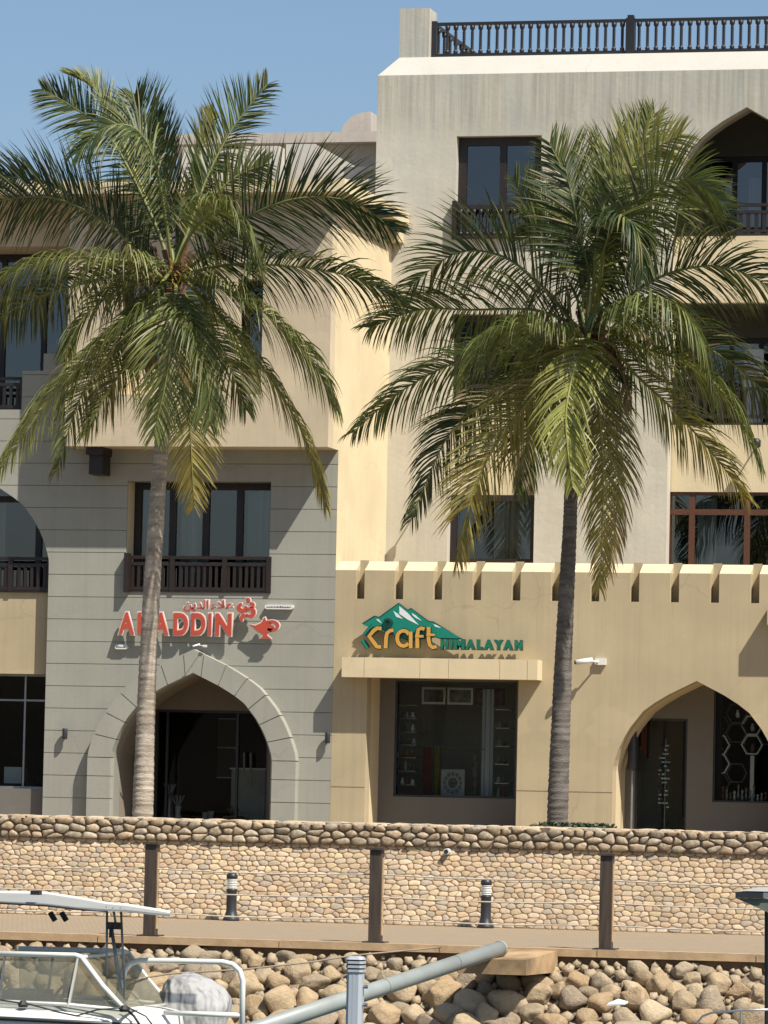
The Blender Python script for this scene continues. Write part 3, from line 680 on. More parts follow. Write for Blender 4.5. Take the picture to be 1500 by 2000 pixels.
# recessed shop front
ky = 1.0
q0, q1, qz0, qz1 = RC(770, 1331, 1008, 1558, ky)
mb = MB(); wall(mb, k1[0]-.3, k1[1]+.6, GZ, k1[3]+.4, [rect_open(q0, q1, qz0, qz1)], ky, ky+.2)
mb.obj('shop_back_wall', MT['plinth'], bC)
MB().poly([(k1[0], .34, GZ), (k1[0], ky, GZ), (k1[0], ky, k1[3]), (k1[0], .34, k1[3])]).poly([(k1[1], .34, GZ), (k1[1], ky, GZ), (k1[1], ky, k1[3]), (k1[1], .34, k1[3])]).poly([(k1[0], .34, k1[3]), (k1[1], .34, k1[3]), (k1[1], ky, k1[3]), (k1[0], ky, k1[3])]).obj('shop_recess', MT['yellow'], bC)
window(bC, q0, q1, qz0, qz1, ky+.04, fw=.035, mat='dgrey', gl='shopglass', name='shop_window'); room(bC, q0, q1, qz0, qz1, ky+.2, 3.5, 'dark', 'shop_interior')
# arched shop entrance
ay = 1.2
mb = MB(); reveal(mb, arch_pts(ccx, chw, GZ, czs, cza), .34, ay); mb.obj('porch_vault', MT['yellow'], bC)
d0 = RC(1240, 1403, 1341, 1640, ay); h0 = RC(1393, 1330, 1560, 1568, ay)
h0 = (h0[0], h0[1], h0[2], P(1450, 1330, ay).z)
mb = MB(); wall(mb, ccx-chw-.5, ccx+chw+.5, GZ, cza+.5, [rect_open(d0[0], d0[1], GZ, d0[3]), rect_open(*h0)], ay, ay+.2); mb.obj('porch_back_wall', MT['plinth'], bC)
window(bC, d0[0], d0[1], GZ, d0[3], ay+.05, fw=.04, mat='dgrey', gl='shopglass', name='glass_door'); window(bC, *h0, ay+.05, fw=.03, mat='dgrey', gl='shopglass', name='shop_window')
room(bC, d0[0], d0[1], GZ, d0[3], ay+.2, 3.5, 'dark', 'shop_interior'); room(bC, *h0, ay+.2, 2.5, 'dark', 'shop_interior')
# ================================================================== signs
def text_mesh(s, size, extr, offset=0, name='letter', shear=0):
    cu = bpy.data.curves.new('t', 'FONT'); cu.body = s; cu.size = size; cu.extrude = extr; cu.offset = offset; cu.align_x = 'LEFT'; cu.shear = shear
    cu.resolution_u = 4
    o = bpy.data.objects.new('t', cu); COL.objects.link(o); dg = bpy.context.evaluated_depsgraph_get(); dg.update()
    me = bpy.data.meshes.new_from_object(o.evaluated_get(dg)); bpy.data.objects.remove(o); me.name = name
    return me
def bounds(me):
    xs = [v.co.x for v in me.vertices]; ys = [v.co.y for v in me.vertices]; return min(xs), max(xs), min(ys), max(ys)
def letter(ch, x0, x1, z0, z1, y, parent, mface, medge, bold=.035, grow=.02, dep=.04, name='letter', shear=0):
    """one raised letter: coloured face on a slightly larger pale backing"""
    outs = []
    for off, nm, mt, yy, ex in ((bold, name, mface, y-.012, dep/2), (bold+grow, 'letter_edge', medge, y, dep/2)):
        me = text_mesh(ch, 1, 0.02, off, nm, shear); a, b, c, d = bounds(me)
        outs.append([me, a, b, c, d, mt, yy, ex])
    a, b, c, d = outs[0][1:5]; sx, sz = (x1-x0)/(b-a), (z1-z0)/(d-c); par = None
    res = []
    for me, _, _, _, _, mt, yy, ex in outs:
        for v in me.vertices:
            X, Y_, Z = v.co; v.co = (x0+(X-a)*sx, yy-(ex if Z > 0 else -ex), z0+(Y_-c)*sz)
        me.materials.clear(); me.materials.append(MT[mt]); me.update(); res.append(me)
    o = link(name, res[0], parent); e = link('letter_edge', res[1], o); return o
SY = -.15
ps = lambda x, y, Y=SY: (P(x, y, Y).x, P(x, y, Y).z)
sA = thing('aladdin_sign', 'raised orange-red ALADDIN letters with Arabic name and oil lamp emblem above grey arch', 'sign', (P(390, 1225, 0).x, 0, P(390, 1245, 0).z))
zt_, zb_ = P(340, 1197, SY).z, P(340, 1240, SY).z
for ch, a, b in (('A', 233, 263), ('L', 270, 290), ('A', 300, 330), ('D', 340, 368), ('D', 374, 402), ('I', 408, 413.5), ('N', 422, 453)):
    letter(ch, P(a, 1220, SY).x, P(b, 1220, SY).x, zb_, zt_, SY, sA, 'red', 'wacr', .035 if ch != 'I' else .01, .045 if ch != 'I' else .04)
# Arabic lettering (presentation forms in reading order from the left edge)
for ar, w0_, w1_ in (('\ufee6\ufef3\ufeaa\ufedf\ufe8d', 360, 408), ('\ufe80\ufefc\ufecb', 413, 456)):
  for off, nm, mt, yy, gz in ((.012, 'arabic_word', 'red', SY-.012, 0), (.045, 'letter_edge', 'wacr', SY, 0)):
    me = text_mesh(ar, 1, .02, off, nm); a, b, c, d = bounds(me)
    X0_, X1_ = P(w0_, 1180, SY).x, P(w1_, 1180, SY).x; Z1_, Z0_ = P(400, 1172, SY).z, P(400, 1194 if w0_ < 400 else 1189, SY).z
    if nm == 'letter_edge': X0_ -= .02; X1_ += .02; Z0_ -= .02; Z1_ += .02
    for v in me.vertices:
        x, y, z = v.co; v.co = (X0_+(x-a)/(b-a)*(X1_-X0_), yy-(.02 if z > 0 else -.02), Z0_+(y-c)/(d-c)*(Z1_-Z0_))
    me.materials.clear(); me.materials.append(MT[mt]); link(nm, me, sA)
def shape(parent, name, pts, mf, me_, grow=.022, y=SY, dep=.04, child='edge'):
    """outline plate with a pale rim: pts in photo pixels"""
    P2 = [ps(*p) for p in pts]; cx = sum(p[0] for p in P2)/len(P2); n = len(P2)
    ar_ = sum(P2[i][0]*P2[(i+1) % n][1]-P2[(i+1) % n][0]*P2[i][1] for i in range(n)); sg = 1 if ar_ > 0 else -1
    big = []
    for i in range(n):
        (ax, az), (bx_, bz_), (cx_, cz_) = P2[i-1], P2[i], P2[(i+1) % n]
        t1 = Vector((bx_-ax, bz_-az)); t2 = Vector((cx_-bx_, cz_-bz_))
        if t1.length < 1e-6 or t2.length < 1e-6: big.append(P2[i]); continue
        n1 = Vector((t1.y, -t1.x)).normalized()*sg; n2 = Vector((t2.y, -t2.x)).normalized()*sg; m = n1+n2
        m = m.normalized() if m.length > .3 else n1
        big.append((bx_+m.x*grow, bz_+m.y*grow))
    o = MB().prism(P2, y-.032, y+.008).obj(name, MT[mf], parent); MB().prism(big, y-.018, y+.02).obj(child, MT[me_], o); return o
def ribbon(pts, w):                                  # pixel centreline and half widths -> outline
    L, Rr = [], []
    for i, (x, y) in enumerate(pts):
        a, b = pts[max(i-1, 0)], pts[min(i+1, len(pts)-1)]; t = Vector((b[0]-a[0], b[1]-a[1])).normalized(); hw = w[i] if isinstance(w, (list, tuple)) else w
        L.append((x-t.y*hw, y+t.x*hw)); Rr.append((x+t.y*hw, y-t.x*hw))
    return L+Rr[::-1]
# oil lamp and its curls of smoke
shape(sA, 'lamp_emblem', [(487, 1219), (499, 1222), (510, 1217), (514, 1213), (516, 1207), (518, 1206), (520, 1212), (524, 1216), (532, 1221), (536, 1222), (535, 1228), (527, 1234), (522, 1238), (523, 1242), (530, 1247), (508, 1247), (515, 1242), (515, 1238), (506, 1234), (497, 1226)], 'red', 'wacr')
hd = [(531+13*math.cos(a)*1.0, 1222+8.5*math.sin(a)) for a in [(-2.2+4.4*i/10) for i in range(11)]]
shape(sA, 'lamp_handle', ribbon(hd, 2.4), 'red', 'wacr', .016)
for c, r_, a0, a1, ww in (((474, 1186), 7, -.4, 4.6, 4.2), ((489, 1196), 7.5, -2.6, 2.6, 4), ((478, 1208), 6, 2.2, 5.6, 3.4), ((484, 1172.5), 3.5, -2.5, 2.4, 2.2), ((492, 1182), 4, -2.6, 2.2, 2.4)):
    pts = [(c[0]+r_*math.cos(a), c[1]+r_*math.sin(a)) for a in [a0+(a1-a0)*i/9 for i in range(10)]]
    shape(sA, 'smoke_curl', ribbon(pts, [ww*(.35+.65*math.sin(math.pi*(i+.6)/10.2)) for i in range(10)]), 'red', 'wacr', .014)
def plaque(x0, x1, y0, y1, label, marks):
    a, b, c, d = RC(x0, y0, x1, y1, -.07)
    t = thing('sign_plaque', label, 'plaque', (a, 0, c), None); r = (d-c)/2
    pts = [(a+r-r*math.sin(q), c+r-r*math.cos(q)) for q in [math.pi*i/6 for i in range(7)]]+[(b-r+r*math.sin(q), c+r+r*math.cos(q)) for q in [math.pi*i/6 for i in range(7)]]
    MB().prism(pts, -.08, -.002).obj('plate', MT['wplastic'], t)
    mb = MB(); x = a+r; k = 0
    while x < b-r:
        w_ = rnd.uniform(.012, .04); mb.box(x, min(x+w_, b-r), -.084, -.0805, c+(d-c)*.36, c+(d-c)*rnd.uniform(.52, .68)); x += w_+.012
    mb.obj('print_line', MT['dgrey'], t)
plaque(517, 573, 1181, 1190, 'small white rounded plaque to the right of the lamp emblem', 1)
plaque(224, 249, 1259, 1268, 'small white plaque with dark print under the first letter of the ALADDIN sign', 1)

sC = thing('himalayan_sign', 'green mountain sign with golden Craft and green HIMALAYAN letters above the canopy', 'sign', (P(860, 1225, 0).x, 0, P(860, 1270, 0).z))
SY2 = -.15
def shp(name, pts, mf, y, me_=None, grow=.02, th=.03):
    P2 = [ps(*p, y) for p in pts]; o = MB().prism(P2, y-th, y).obj(name, MT[mf], sC)
    return o
mz = [(709, 1220), (733, 1204.5), (742, 1207), (779.5, 1179.5), (797, 1193), (803, 1189.5), (837, 1215), (846, 1216), (903, 1247), (858, 1246), (850, 1243), (800, 1250), (718, 1224)]
shp('mountain_edge', [(x+(x-790)*.022, y-2.2 if y < 1235 else y+2) for x, y in mz], 'dgreen', -.12); shp('mountain_face', mz, 'green', -.151, th=.015)
for sp_ in ([(780, 1184), (796, 1197), (808, 1210), (818, 1221), (796, 1210), (780, 1199)], [(768, 1193), (777, 1199), (787, 1209), (774, 1205)], [(804, 1197), (812, 1202), (824, 1213), (812, 1207), (806, 1202)], [(734, 1209), (740, 1210), (746, 1218), (738, 1213)], [(846, 1219), (853, 1221), (862, 1227), (850, 1224)]):
    shp('snow_patch', sp_, 'white_face', -.1665, th=.004)
def stroke(name, pts, hw, mf, y, edge='dgreen', th=.05, eg=1.8):
    out = [ps(*p, y) for p in ribbon(pts, hw)]; out2 = [ps(*p, y) for p in ribbon(pts, hw+eg)]
    o = MB().prism(out, y-th, y-th+.02).obj(name, MT[mf], sC); MB().prism(out2, y-th+.021, y+.02).obj('letter_edge', MT[edge], o); return o
def arc(cx, cy, rx, ry_, a0, a1, n=9): return [(cx+rx*math.cos(math.radians(a0+(a1-a0)*i/(n-1))), cy+ry_*math.sin(math.radians(a0+(a1-a0)*i/(n-1)))) for i in range(n)]
ly = -.19
stroke('letter', [(746, 1228), (738, 1227), (731, 1232), (722, 1243), (731, 1255), (737, 1263), (745, 1264)], 3.6, 'gold', ly)          # C
stroke('letter', [(754, 1266), (755, 1246), (757, 1237), (763, 1232), (769, 1231)], 3.4, 'gold', ly)                               # r
stroke('letter', arc(789, 1247, 12.5, 15, 330, 40, 14), 3.4, 'gold', ly); stroke('letter', [(803, 1234), (803, 1266)], 3.2, 'gold', ly-.004)   # a
stroke('letter', [(816, 1266), (816, 1240), (818, 1230), (824, 1227), (830, 1229)], 3.4, 'gold', ly); stroke('letter', [(812, 1243), (828, 1243)], 2.4, 'gold', ly-.004)   # f
stroke('letter', [(838, 1225), (838, 1250), (840, 1260), (846, 1265), (853, 1263)], 3.4, 'gold', ly); stroke('letter', [(834, 1240), (850, 1240)], 2.4, 'gold', ly-.004)   # t
stroke('flourish', arc(758, 1216, 6.5, 5.5, 200, 400, 9)+[(760, 1225)], 1.4, 'dgreen', ly)
stroke('flourish', [(712, 1240), (722, 1228), (730, 1222)], 1.8, 'green', -.15); stroke('flourish', [(709, 1251), (714, 1258), (719, 1266)], 2.4, 'green', -.15)
zt_, zb_ = P(940, 1250, SY2).z, P(940, 1269, SY2).z
for ch, a, b in (('H', 865, 877), ('I', 881, 884), ('M', 888, 905), ('A', 907, 922), ('L', 926, 935), ('A', 938, 953), ('Y', 955, 969), ('A', 971, 986), ('N', 990, 1002)):
    k_ = 1.0
    a2, b2 = 862+(a-865)*1.155, 862+(b-865)*1.155
    letter(ch, P(a2, 1260, SY2).x, P(b2, 1260, SY2).x, zb_, zt_, SY2, sC, 'hgreen', 'dgreen', .06 if ch != 'I' else .01, .04, .09)

# ================================================================== small fittings on the fronts
def wall_lamp(px, py, label, Y=0):
    p = P(px, py, -.09); t = thing('wall_lamp', label, 'wall lamp', (p.x, Y, p.z), 'black up-and-down lamps on the shop fronts')
    MB().lathe((p.x, -.10, p.z-.1), [(.045, 0), (.05, .01), (.05, .19), (.045, .2)], 10).obj('lamp_body', MT['dgrey'], t, True)
    MB().box(p.x-.02, p.x+.02, -.06, -.001, p.z-.03, p.z+.03).obj('bracket', MT['dgrey'], t)
wall_lamp(127, 1433, 'black cylinder wall lamp on the grey wall beside the shop window at the left bay'); wall_lamp(640, 1441, 'black cylinder wall lamp on the grey wall between the arch surround and the sand wing')
wall_lamp(1096, 1452, 'black cylinder wall lamp hidden behind the trunk of the palm by the sand wing')
def cctv(px, py, Y, label, s=1, flip=1):
    p = P(px, py, Y-.3); t = thing('security_camera', label, 'security camera', (p.x, Y, p.z))
    MB().box(p.x+.16*s, p.x+.36*s, Y-.07, Y-.001, p.z-.05*s, p.z+.07*s).obj('junction_box', MT['wplastic'], t)
    MB().tube([(p.x+.22*s, Y-.07, p.z), (p.x+.16*s, Y-.2, p.z+.01), (p.x+.08*s, Y-.27, p.z)], .018*s, 6).obj('arm', MT['wplastic'], t)
    h = MB().tube([(p.x+.15*s, Y-.25, p.z+.03), (p.x-.13*s, Y-.38, p.z-.02)], .05*s, 10).obj('camera_body', MT['wplastic'], t, True)
    MB().tube([(p.x-.131*s, Y-.3805, p.z-.02), (p.x-.15*s, Y-.39, p.z-.023)], .036*s, 10).obj('lens', MT['dgrey'], h)
cctv(1140, 1292, 0, 'white bullet security camera on a junction box beside the trunk on the sand wing')
cctv(383, 1261, RY+.0, 'tiny white security camera above the apex of the grey arch surround', .35)
def flood(px, py, Y, label):
    p = P(px, py, Y-.3); t = thing('flood_light', label, 'flood light', (p.x, Y, p.z))
    MB().tube([(p.x, Y-.001, p.z+.05), (p.x, Y-.3, p.z+.05), (p.x, Y-.34, p.z)], .018, 6).obj('arm', MT['dgrey'], t)
    MB().lathe((p.x, Y-.36, p.z-.09), [(.05, 0), (.085, .02), (.09, .14), (.05, .18)], 10).obj('lamp_head', MT['dgrey'], t, True)
flood(806, 1002, YW, 'small dark flood light on an arm on the white wall between the two palms'); flood(1478, 866, YW+.36, 'small flood light on the cream panel of the arched bay')
bx_ = thing('sign_box', 'sand coloured box sign above the shop arch at the edge of view', 'sign', (P(1510, 1200, 0).x, 0, P(1510, 1220, 0).z))
bx('box', MT['craft'], bx_, P(1505, 1200, 0).x, P(1600, 1200, 0).x, -.38, -.001, P(1500, 1222, 0).z, P(1500, 1180, 0).z)

# ================================================================== goods in the shops
gy = ky+.75
GXa = lambda x, y=1450, Y=gy: P(x, y, Y).x
GZa = lambda y, x=880, Y=gy: P(x, y, Y).z
k_ = 0
for (a, b, mt, lb) in ((822, 868, 'print1', 'framed dark landscape picture hanging nearest the left shelves in the craft shop window'), (872, 922, 'print1', 'framed pale landscape picture, middle of three in the craft shop window'), (925, 984, 'print2', 'framed reddish patterned picture in the craft shop window')):
    t = thing('framed_picture', lb, 'picture', (GXa(a), gy, GZa(1376)), 'pictures across the top of the craft shop window')
    x0_, x1_, z0_, z1_ = GXa(a), GXa(b), GZa(1376), GZa(1343)
    bx('frame', MT['wplastic'] if mt == 'print1' else MT['bwood'], t, x0_, x1_, gy, gy+.03, z0_, z1_); bx('print', MT[mt], t, x0_+.04, x1_-.04, gy-.004, gy-.0005, z0_+.04, z1_-.04)
for (a, b, rows, lb) in ((776, 822, (1380, 1406, 1432, 1457, 1482, 1508, 1535), 'glass display shelves of small crafts at the left side of the craft shop window'), (975, 1003, (1385, 1421, 1456, 1491, 1528, 1556), 'pale edged display shelves at the pier side of the craft shop window')):
    t = thing('display_shelf', lb, 'shelf', (GXa(a), gy, GZa(1556)))
    for y in rows:
        bx('shelf', MT['wplastic'] if a > 900 else MT['alu'], t, GXa(a), GXa(b), gy-.35, gy+.1, GZa(y)-.008, GZa(y)+.008)
        if y == rows[0]: continue
        x = GXa(a)+.05
        while x < GXa(b)-.05:
            h_ = rnd.uniform(.09, .19); r_ = rnd.uniform(.035, .055)
            MB().lathe((x, gy-.2, GZa(y)+.009), [(r_*.7, 0), (r_, h_*.35), (r_*.5, h_*.7), (r_*.65, h_)], 8).obj('ornament', MT[rnd.choice(['wplastic', 'terra', 'canvas', 'yel', 'rug', 'canvas_d'])], t, True); x += rnd.uniform(.08, .12)
t = thing('patterned_panel', 'pale square panel with a round carved pattern standing on the craft shop window floor', 'carved panel', (GXa(890), gy-.3, GZa(1555)))
x0_, x1_, z0_, z1_ = GXa(870), GXa(916), GZa(1555), GZa(1503)
bx('board', MT['canvas'], t, x0_, x1_, gy-.3, gy-.27, z0_, z1_)
for i in range(12):
    a = i*math.pi/6; c = Vector(((x0_+x1_)/2+math.cos(a)*.155, gy-.302, (z0_+z1_)/2+math.sin(a)*.17))
    MB().prism([(c.x+.035*math.cos(q), c.z+.045*math.sin(q)) for q in [j*math.pi/3 for j in range(6)]], gy-.306, gy-.3005).obj('carved_petal', MT['canvas_d'], t)
MB().prism([((x0_+x1_)/2+.09*math.cos(q), (z0_+z1_)/2+.1*math.sin(q)) for q in [j*math.pi/8 for j in range(16)]], gy-.308, gy-.3005).obj('carved_rosette', MT['rug'], t)
for a, b, mt, lb in ((828, 846, 'rugd', 'dark red hanging cloth in the craft shop window'), (852, 862, 'yel', 'mustard hanging cloth beside the dark red one'), (926, 936, 'rug', 'beaded grey hanging strip right of the carved panel'), (943, 966, 'curt', 'pale grey draped cloth before the pale edged shelves')):
    t = thing('hanging_cloth', lb, 'cloth', (GXa(a), gy, GZa(1550))); 
    top = 1460 if a < 940 else 1345
    o = curtain(t, GXa(a), GXa(b), GZa(1553), GZa(top), gy-.1, mt); o.name = 'cloth'
t = thing('display_rail', 'thin dark clothes rail across the craft shop window', 'rail', (GXa(850), gy, GZa(1460))); MB().tube([(GXa(838), gy-.1, GZa(1458)), (GXa(950), gy-.1, GZa(1463))], .012, 6).obj('rail_bar', MT['alu'], t)
# hexagon shelving in the arched shop window
hy = ay+.45; HX = lambda x, y: P(x, y, hy)
hs = thing('hexagon_shelves', 'white and dark hexagonal shelf frames with small goods in the arched shop window', 'shelf', (HX(1420, 1560).x, hy, HX(1420, 1565).z))
def hexa(px, py, r, mt, par=hs):
    c = HX(px, py); a_ = [(math.cos(math.pi/3*i), math.sin(math.pi/3*i)) for i in range(6)]
    o = None
    mb = MB()
    for i in range(6):
        p0, p1 = a_[i], a_[(i+1) % 6]; q = lambda p, k: (c.x+p[0]*r*k, c.z+p[1]*r*k)
        A, B, C_, D = q(p0, 1), q(p1, 1), q(p1, .86), q(p0, .86)
        mb.prism([A, B, C_, D], hy-.15, hy)
    return mb.obj('hexagon_frame', MT[mt], par)
for px, py, mt in ((1471, 1417, 'wplastic'), (1471, 1455, 'wplastic'), (1407, 1455, 'wplastic'), (1407, 1492, 'wplastic'), (1441, 1394, 'bwood'), (1407, 1417, 'bwood'), (1441, 1432, 'bwood'), (1407, 1530, 'bwood'), (1441, 1510, 'dgrey'), (1503, 1436, 'dgrey')):
    hexa(px, py, .205, mt)
p = HX(1471, 1476); bx('shelf_stem', MT['wplastic'], hs, p.x-.035, p.x+.035, hy-.1, hy, HX(1471, 1566).z, p.z)
for px, py, mt in ((1410, 1421, 'wplastic'), (1443, 1394, 'wplastic'), (1410, 1460, 'terra'), (1472, 1460, 'print2'), (1472, 1420, 'canvas')):
    p = HX(px, py+8); MB().lathe((p.x, hy-.12, p.z), [(.03, 0), (.045, .05), (.02, .12), (.03, .14)], 8).obj('ornament', MT[mt], hs, True)
for i in range(14):
    p = HX(1398+i*7.6, 1566); h_ = rnd.uniform(.1, .3); MB().lathe((p.x, hy-.1, h0[2]+.04), [(.022, 0), (.03, h_*.3), (.012, h_*.6), (.026, h_*.8), (.02, h_)], 8).obj('ornament', MT[rnd.choice(['wplastic', 'canvas', 'alu', 'terra'])], hs, True)
dk = ay+.6; DX = lambda x, y: P(x, y, dk)
t = thing('display_stand', 'slim spinner stand of glinting small goods inside the arched shop doorway', 'stand', (DX(1298, 1600).x, dk, GZ))
MB().lathe((DX(1298, 1600).x, dk, GZ), [(.18, 0), (.18, .03), (.02, .05), (.02, 1.95)], 10).obj('pole', MT['alu'], t)
for i in range(16):
    z_ = DX(1298, 1458+i*8).z
    for j in range(3):
        a = rnd.uniform(0, 6.28); x = DX(1298, 1500).x+math.cos(a)*.08; y_ = dk-abs(math.sin(a))*.08
        MB().box(x-.025, x+.025, y_-.02, y_, z_, z_+.028).obj('trinket', MT[rnd.choice(['steel', 'wplastic', 'dgrey'])], t)
t = thing('scarf_rack', 'red and orange scarves hanging at the arched shop door', 'scarves', (DX(1262, 1460).x, dk-.3, DX(1262, 1460).z))
for i, mt in enumerate(('rugd', 'red', 'terra', 'rugd')): o = curtain(t, DX(1254+i*5, 1450).x, DX(1259+i*5, 1450).x, DX(1262, 1458+i*8).z, DX(1262, 1405).z, dk-.35+i*.02, mt); o.name = 'scarf'
uy = .75; t = thing('folded_parasol', 'closed charcoal parasol standing inside the sand arch', 'parasol', (P(1235, 1600, uy).x, uy, GZ))
u0 = P(1237, 1400, uy); u1 = P(1235, 1505, uy)
MB().tube([(u1.x, uy, GZ), (u0.x, uy, u0.z)], .02, 8).obj('pole', MT['alu'], t)
MB().lathe((u1.x, uy, u1.z), [(.09, 0), (.1, .05), (.09, .3), (.075, .6), (.05, .95), (.02, 1.08)], 10).obj('canopy', MT['dgrey'], t, True)
for i, (px, hh, mt) in enumerate(((330, .75, 'alu'), (347, .5, 'wplastic'), (400, .4, 'canvas'), (412, .42, 'canvas'), (425, .36, 'dgrey'), (455, .34, 'terra'))):
    c = P(px, 1600, 2.9)
    t = thing('vase' if i < 5 else 'basket', ('tall slim', 'pale leafy', 'squat pale', 'slender grey', 'dark', 'terracotta coloured')[i]+(' vase' if i < 5 else ' basket of carved goods')+' on the floor inside the grey arch doorway', 'vase' if i < 5 else 'basket', (c.x, 2.9, GZ))
    MB().lathe((c.x, 2.9, GZ), [(.06, 0), (.1, hh*.3), (.05, hh*.75), (.07, hh)] if i < 5 else [(.12, 0), (.2, hh*.6), (.22, hh)], 12).obj('body', MT[mt], t, True)
    if i in (0, 1, 5):
        mb = MB()
        for j in range(8): a = j*.785; mb.tube([(c.x, 2.9, GZ+hh*.9), (c.x+.12*math.cos(a), 2.9+.1*math.sin(a), GZ+hh+.12+.1*rnd.random())], .012, 4)
        mb.obj('stems', MT['canvas' if i < 5 else 'terra'], t)
t = thing('shop_counter', 'grey white counter behind the glass door of the grey arch', 'counter', (P(490, 1600, 3.5).x, 3.5, GZ))
c0, c1 = P(454, 1550, 3.5).x, P(520, 1550, 3.5).x; bx('counter_body', MT['canvas'], t, c0, c1, 3.4, 3.9, GZ, P(480, 1503, 3.5).z); bx('counter_top', MT['wplastic'], t, c0-.03, c1+.03, 3.36, 3.95, P(480, 1503, 3.5).z, P(480, 1501, 3.5).z+.01)
t = thing('wall_cabinet', 'dark cabinet with pale edges on the back wall inside the grey arch doorway', 'cabinet', (P(440, 1500, 3.9).x, 3.9, P(440, 1520, 3.9).z))
a, b, c, d = RC(425, 1403, 462, 1520, 4.0); bx('cabinet_body', MT['room'], t, a, b, 4.0, 4.3, c, d)
for z_ in (c, (c+d)/2, d-.02): bx('shelf', MT['alu'], t, a, b, 3.98, 3.999, z_, z_+.02)
t = thing('desk', 'pale box desk with a dark chair shape behind the left shop window', 'desk', (P(25, 1535, 1.6).x, 1.6, GZ))
a, b, c, d = RC(8, 1498, 42, 1530, 1.6); bx('desk_body', MT['wplastic'], t, a, b, 1.6, 2.0, c, d); bx('plinth', MT['room'], t, a-.3, b+.3, 1.5, 2.2, GZ, c-.002)

# ================================================================== ground, promenade and stone walls
YK = G(750, 1843, 0).y; YFW = G(750, 1806, 0).y      # kerb edge and foot of the wall
WZ = -1.55
PX0, PX1 = -16.0, 14.0
xm = P(750, 1800, YK).x; PX0 += xm; PX1 += xm
zc0 = P(750, 1652, YFW+.55).z; zc1 = P(750, 1607, YFW+.45).z
print('YK', YK, 'YFW', YFW, 'wall', zc0, zc1, 'YW', YW)
def sheet(name, pts, mat, kind='structure'):
    return tag(MB().poly(pts).obj(name, MT[mat]), kind=kind)
sheet('sea', [(-3000, -900, WZ), (3000, -900, WZ), (3000, YK+1, WZ), (-3000, YK+1, WZ)], 'water')
rs = random.Random(2); hl = MB(); prev = None
for i in range(61):
    x = -1500+i*50; h_ = 34+16*noise.noise(Vector((i*.17, 2, 0)))+6*noise.noise(Vector((i*.7, 5, 0))); cur = [hl.vert((x, -820, WZ-2)), hl.vert((x, -860, WZ+h_*.55)), hl.vert((x+20, -900, WZ+h_)), hl.vert((x, -1000, WZ+h_*.7)), hl.vert((x, -1100, WZ-2))]
    if prev:
        for j in range(4): hl.face((prev[j], cur[j], cur[j+1], prev[j+1]))
    prev = cur
tag(hl.obj('unseen_hills', MT['hill'], None, True), kind='structure')  # hills out of view behind the camera, added to darken the glass reflections
pr = tag(bx('promenade', MT['paving'], None, PX0-250, PX1+250, YK+.32, YFW+1, -.3, 0), kind='structure')
mb = MB(); x = PX0-2
while x < PX1+2:
    L = rnd.uniform(1.8, 2.6); j = rnd.uniform(-.006, .006)
    b_ = MB().box(x+.006, x+L-.006, YK+j, YK+.32, -.095, .004+j*.4).obj('kerb_stone', MT['kerb'], pr); x += L
bx('kerb_footing', MT['mortar'], pr, PX0-3, PX1+3, YK+.1, YK+.31, -.6, -.096)
sheet('terrace_ground', [(-400, YFW+1.0, GZ-.002), (400, YFW+1.0, GZ-.002), (400, 600, GZ-.002), (-400, 600, GZ-.002)], 'soil')
sheet('paved_forecourt', [(XL, -7, GZ+.004), (XR, -7, GZ+.004), (XR, 2, GZ+.004), (XL, 2, GZ+.004)], 'paving')

TINT = [(.52, .38, .23), (.58, .44, .28), (.49, .34, .21), (.62, .49, .34), (.47, .37, .25), (.57, .43, .27), (.42, .35, .26), (.60, .46, .27)]
CT = [(.33, .25, .165), (.40, .30, .19), (.28, .235, .17), (.43, .32, .20), (.38, .33, .24), (.48, .40, .28), (.33, .25, .165), (.40, .31, .215)]
def clip(poly, px, py, nx, ny):
    out = []; n = len(poly)
    for i in range(n):
        a, b = poly[i], poly[(i+1) % n]; da = (a[0]-px)*nx+(a[1]-py)*ny; db = (b[0]-px)*nx+(b[1]-py)*ny
        if da <= 0: out.append(a)
        if (da < 0 < db) or (db < 0 < da): t = da/(da-db); out.append((a[0]+(b[0]-a[0])*t, a[1]+(b[1]-a[1])*t))
    return out
def voronoi(W, H, sx, sy, jit, rs):
    seeds = []; rows = max(1, round(H/sy))
    for r in range(-1, rows+1):
        x = -rs.random()*sx
        while x < W+sx:
            seeds.append((x+rs.uniform(-jit, jit)*sx, (r+.5)*H/rows+rs.uniform(-jit, jit)*sy*.9)); x += sx*rs.choice((.7, .85, 1, 1.1, 1.3, 1.45))
    arr = np.array(seeds); cells = []
    sc_ = np.array([1/sx, 1/sy])
    for i, (x, y) in enumerate(seeds):
        if not (0 <= y <= H): continue
        d = ((arr-arr[i])*sc_)**2; d = d.sum(1); nb = np.argsort(d)[1:13]
        poly = [(x-sx, max(0, y-sy*1.4)), (x+sx, max(0, y-sy*1.4)), (x+sx, min(H, y+sy*1.4)), (x-sx, min(H, y+sy*1.4))]
        for j in nb:
            if d[j] > 9: break
            qx, qy = seeds[j]; nx, ny = (qx-x)/sx**2, (qy-y)/sy**2
            poly = clip(poly, (x+qx)/2, (y+qy)/2, nx, ny)
            if len(poly) < 3: break
        if len(poly) >= 3: cells.append(poly)
    return cells
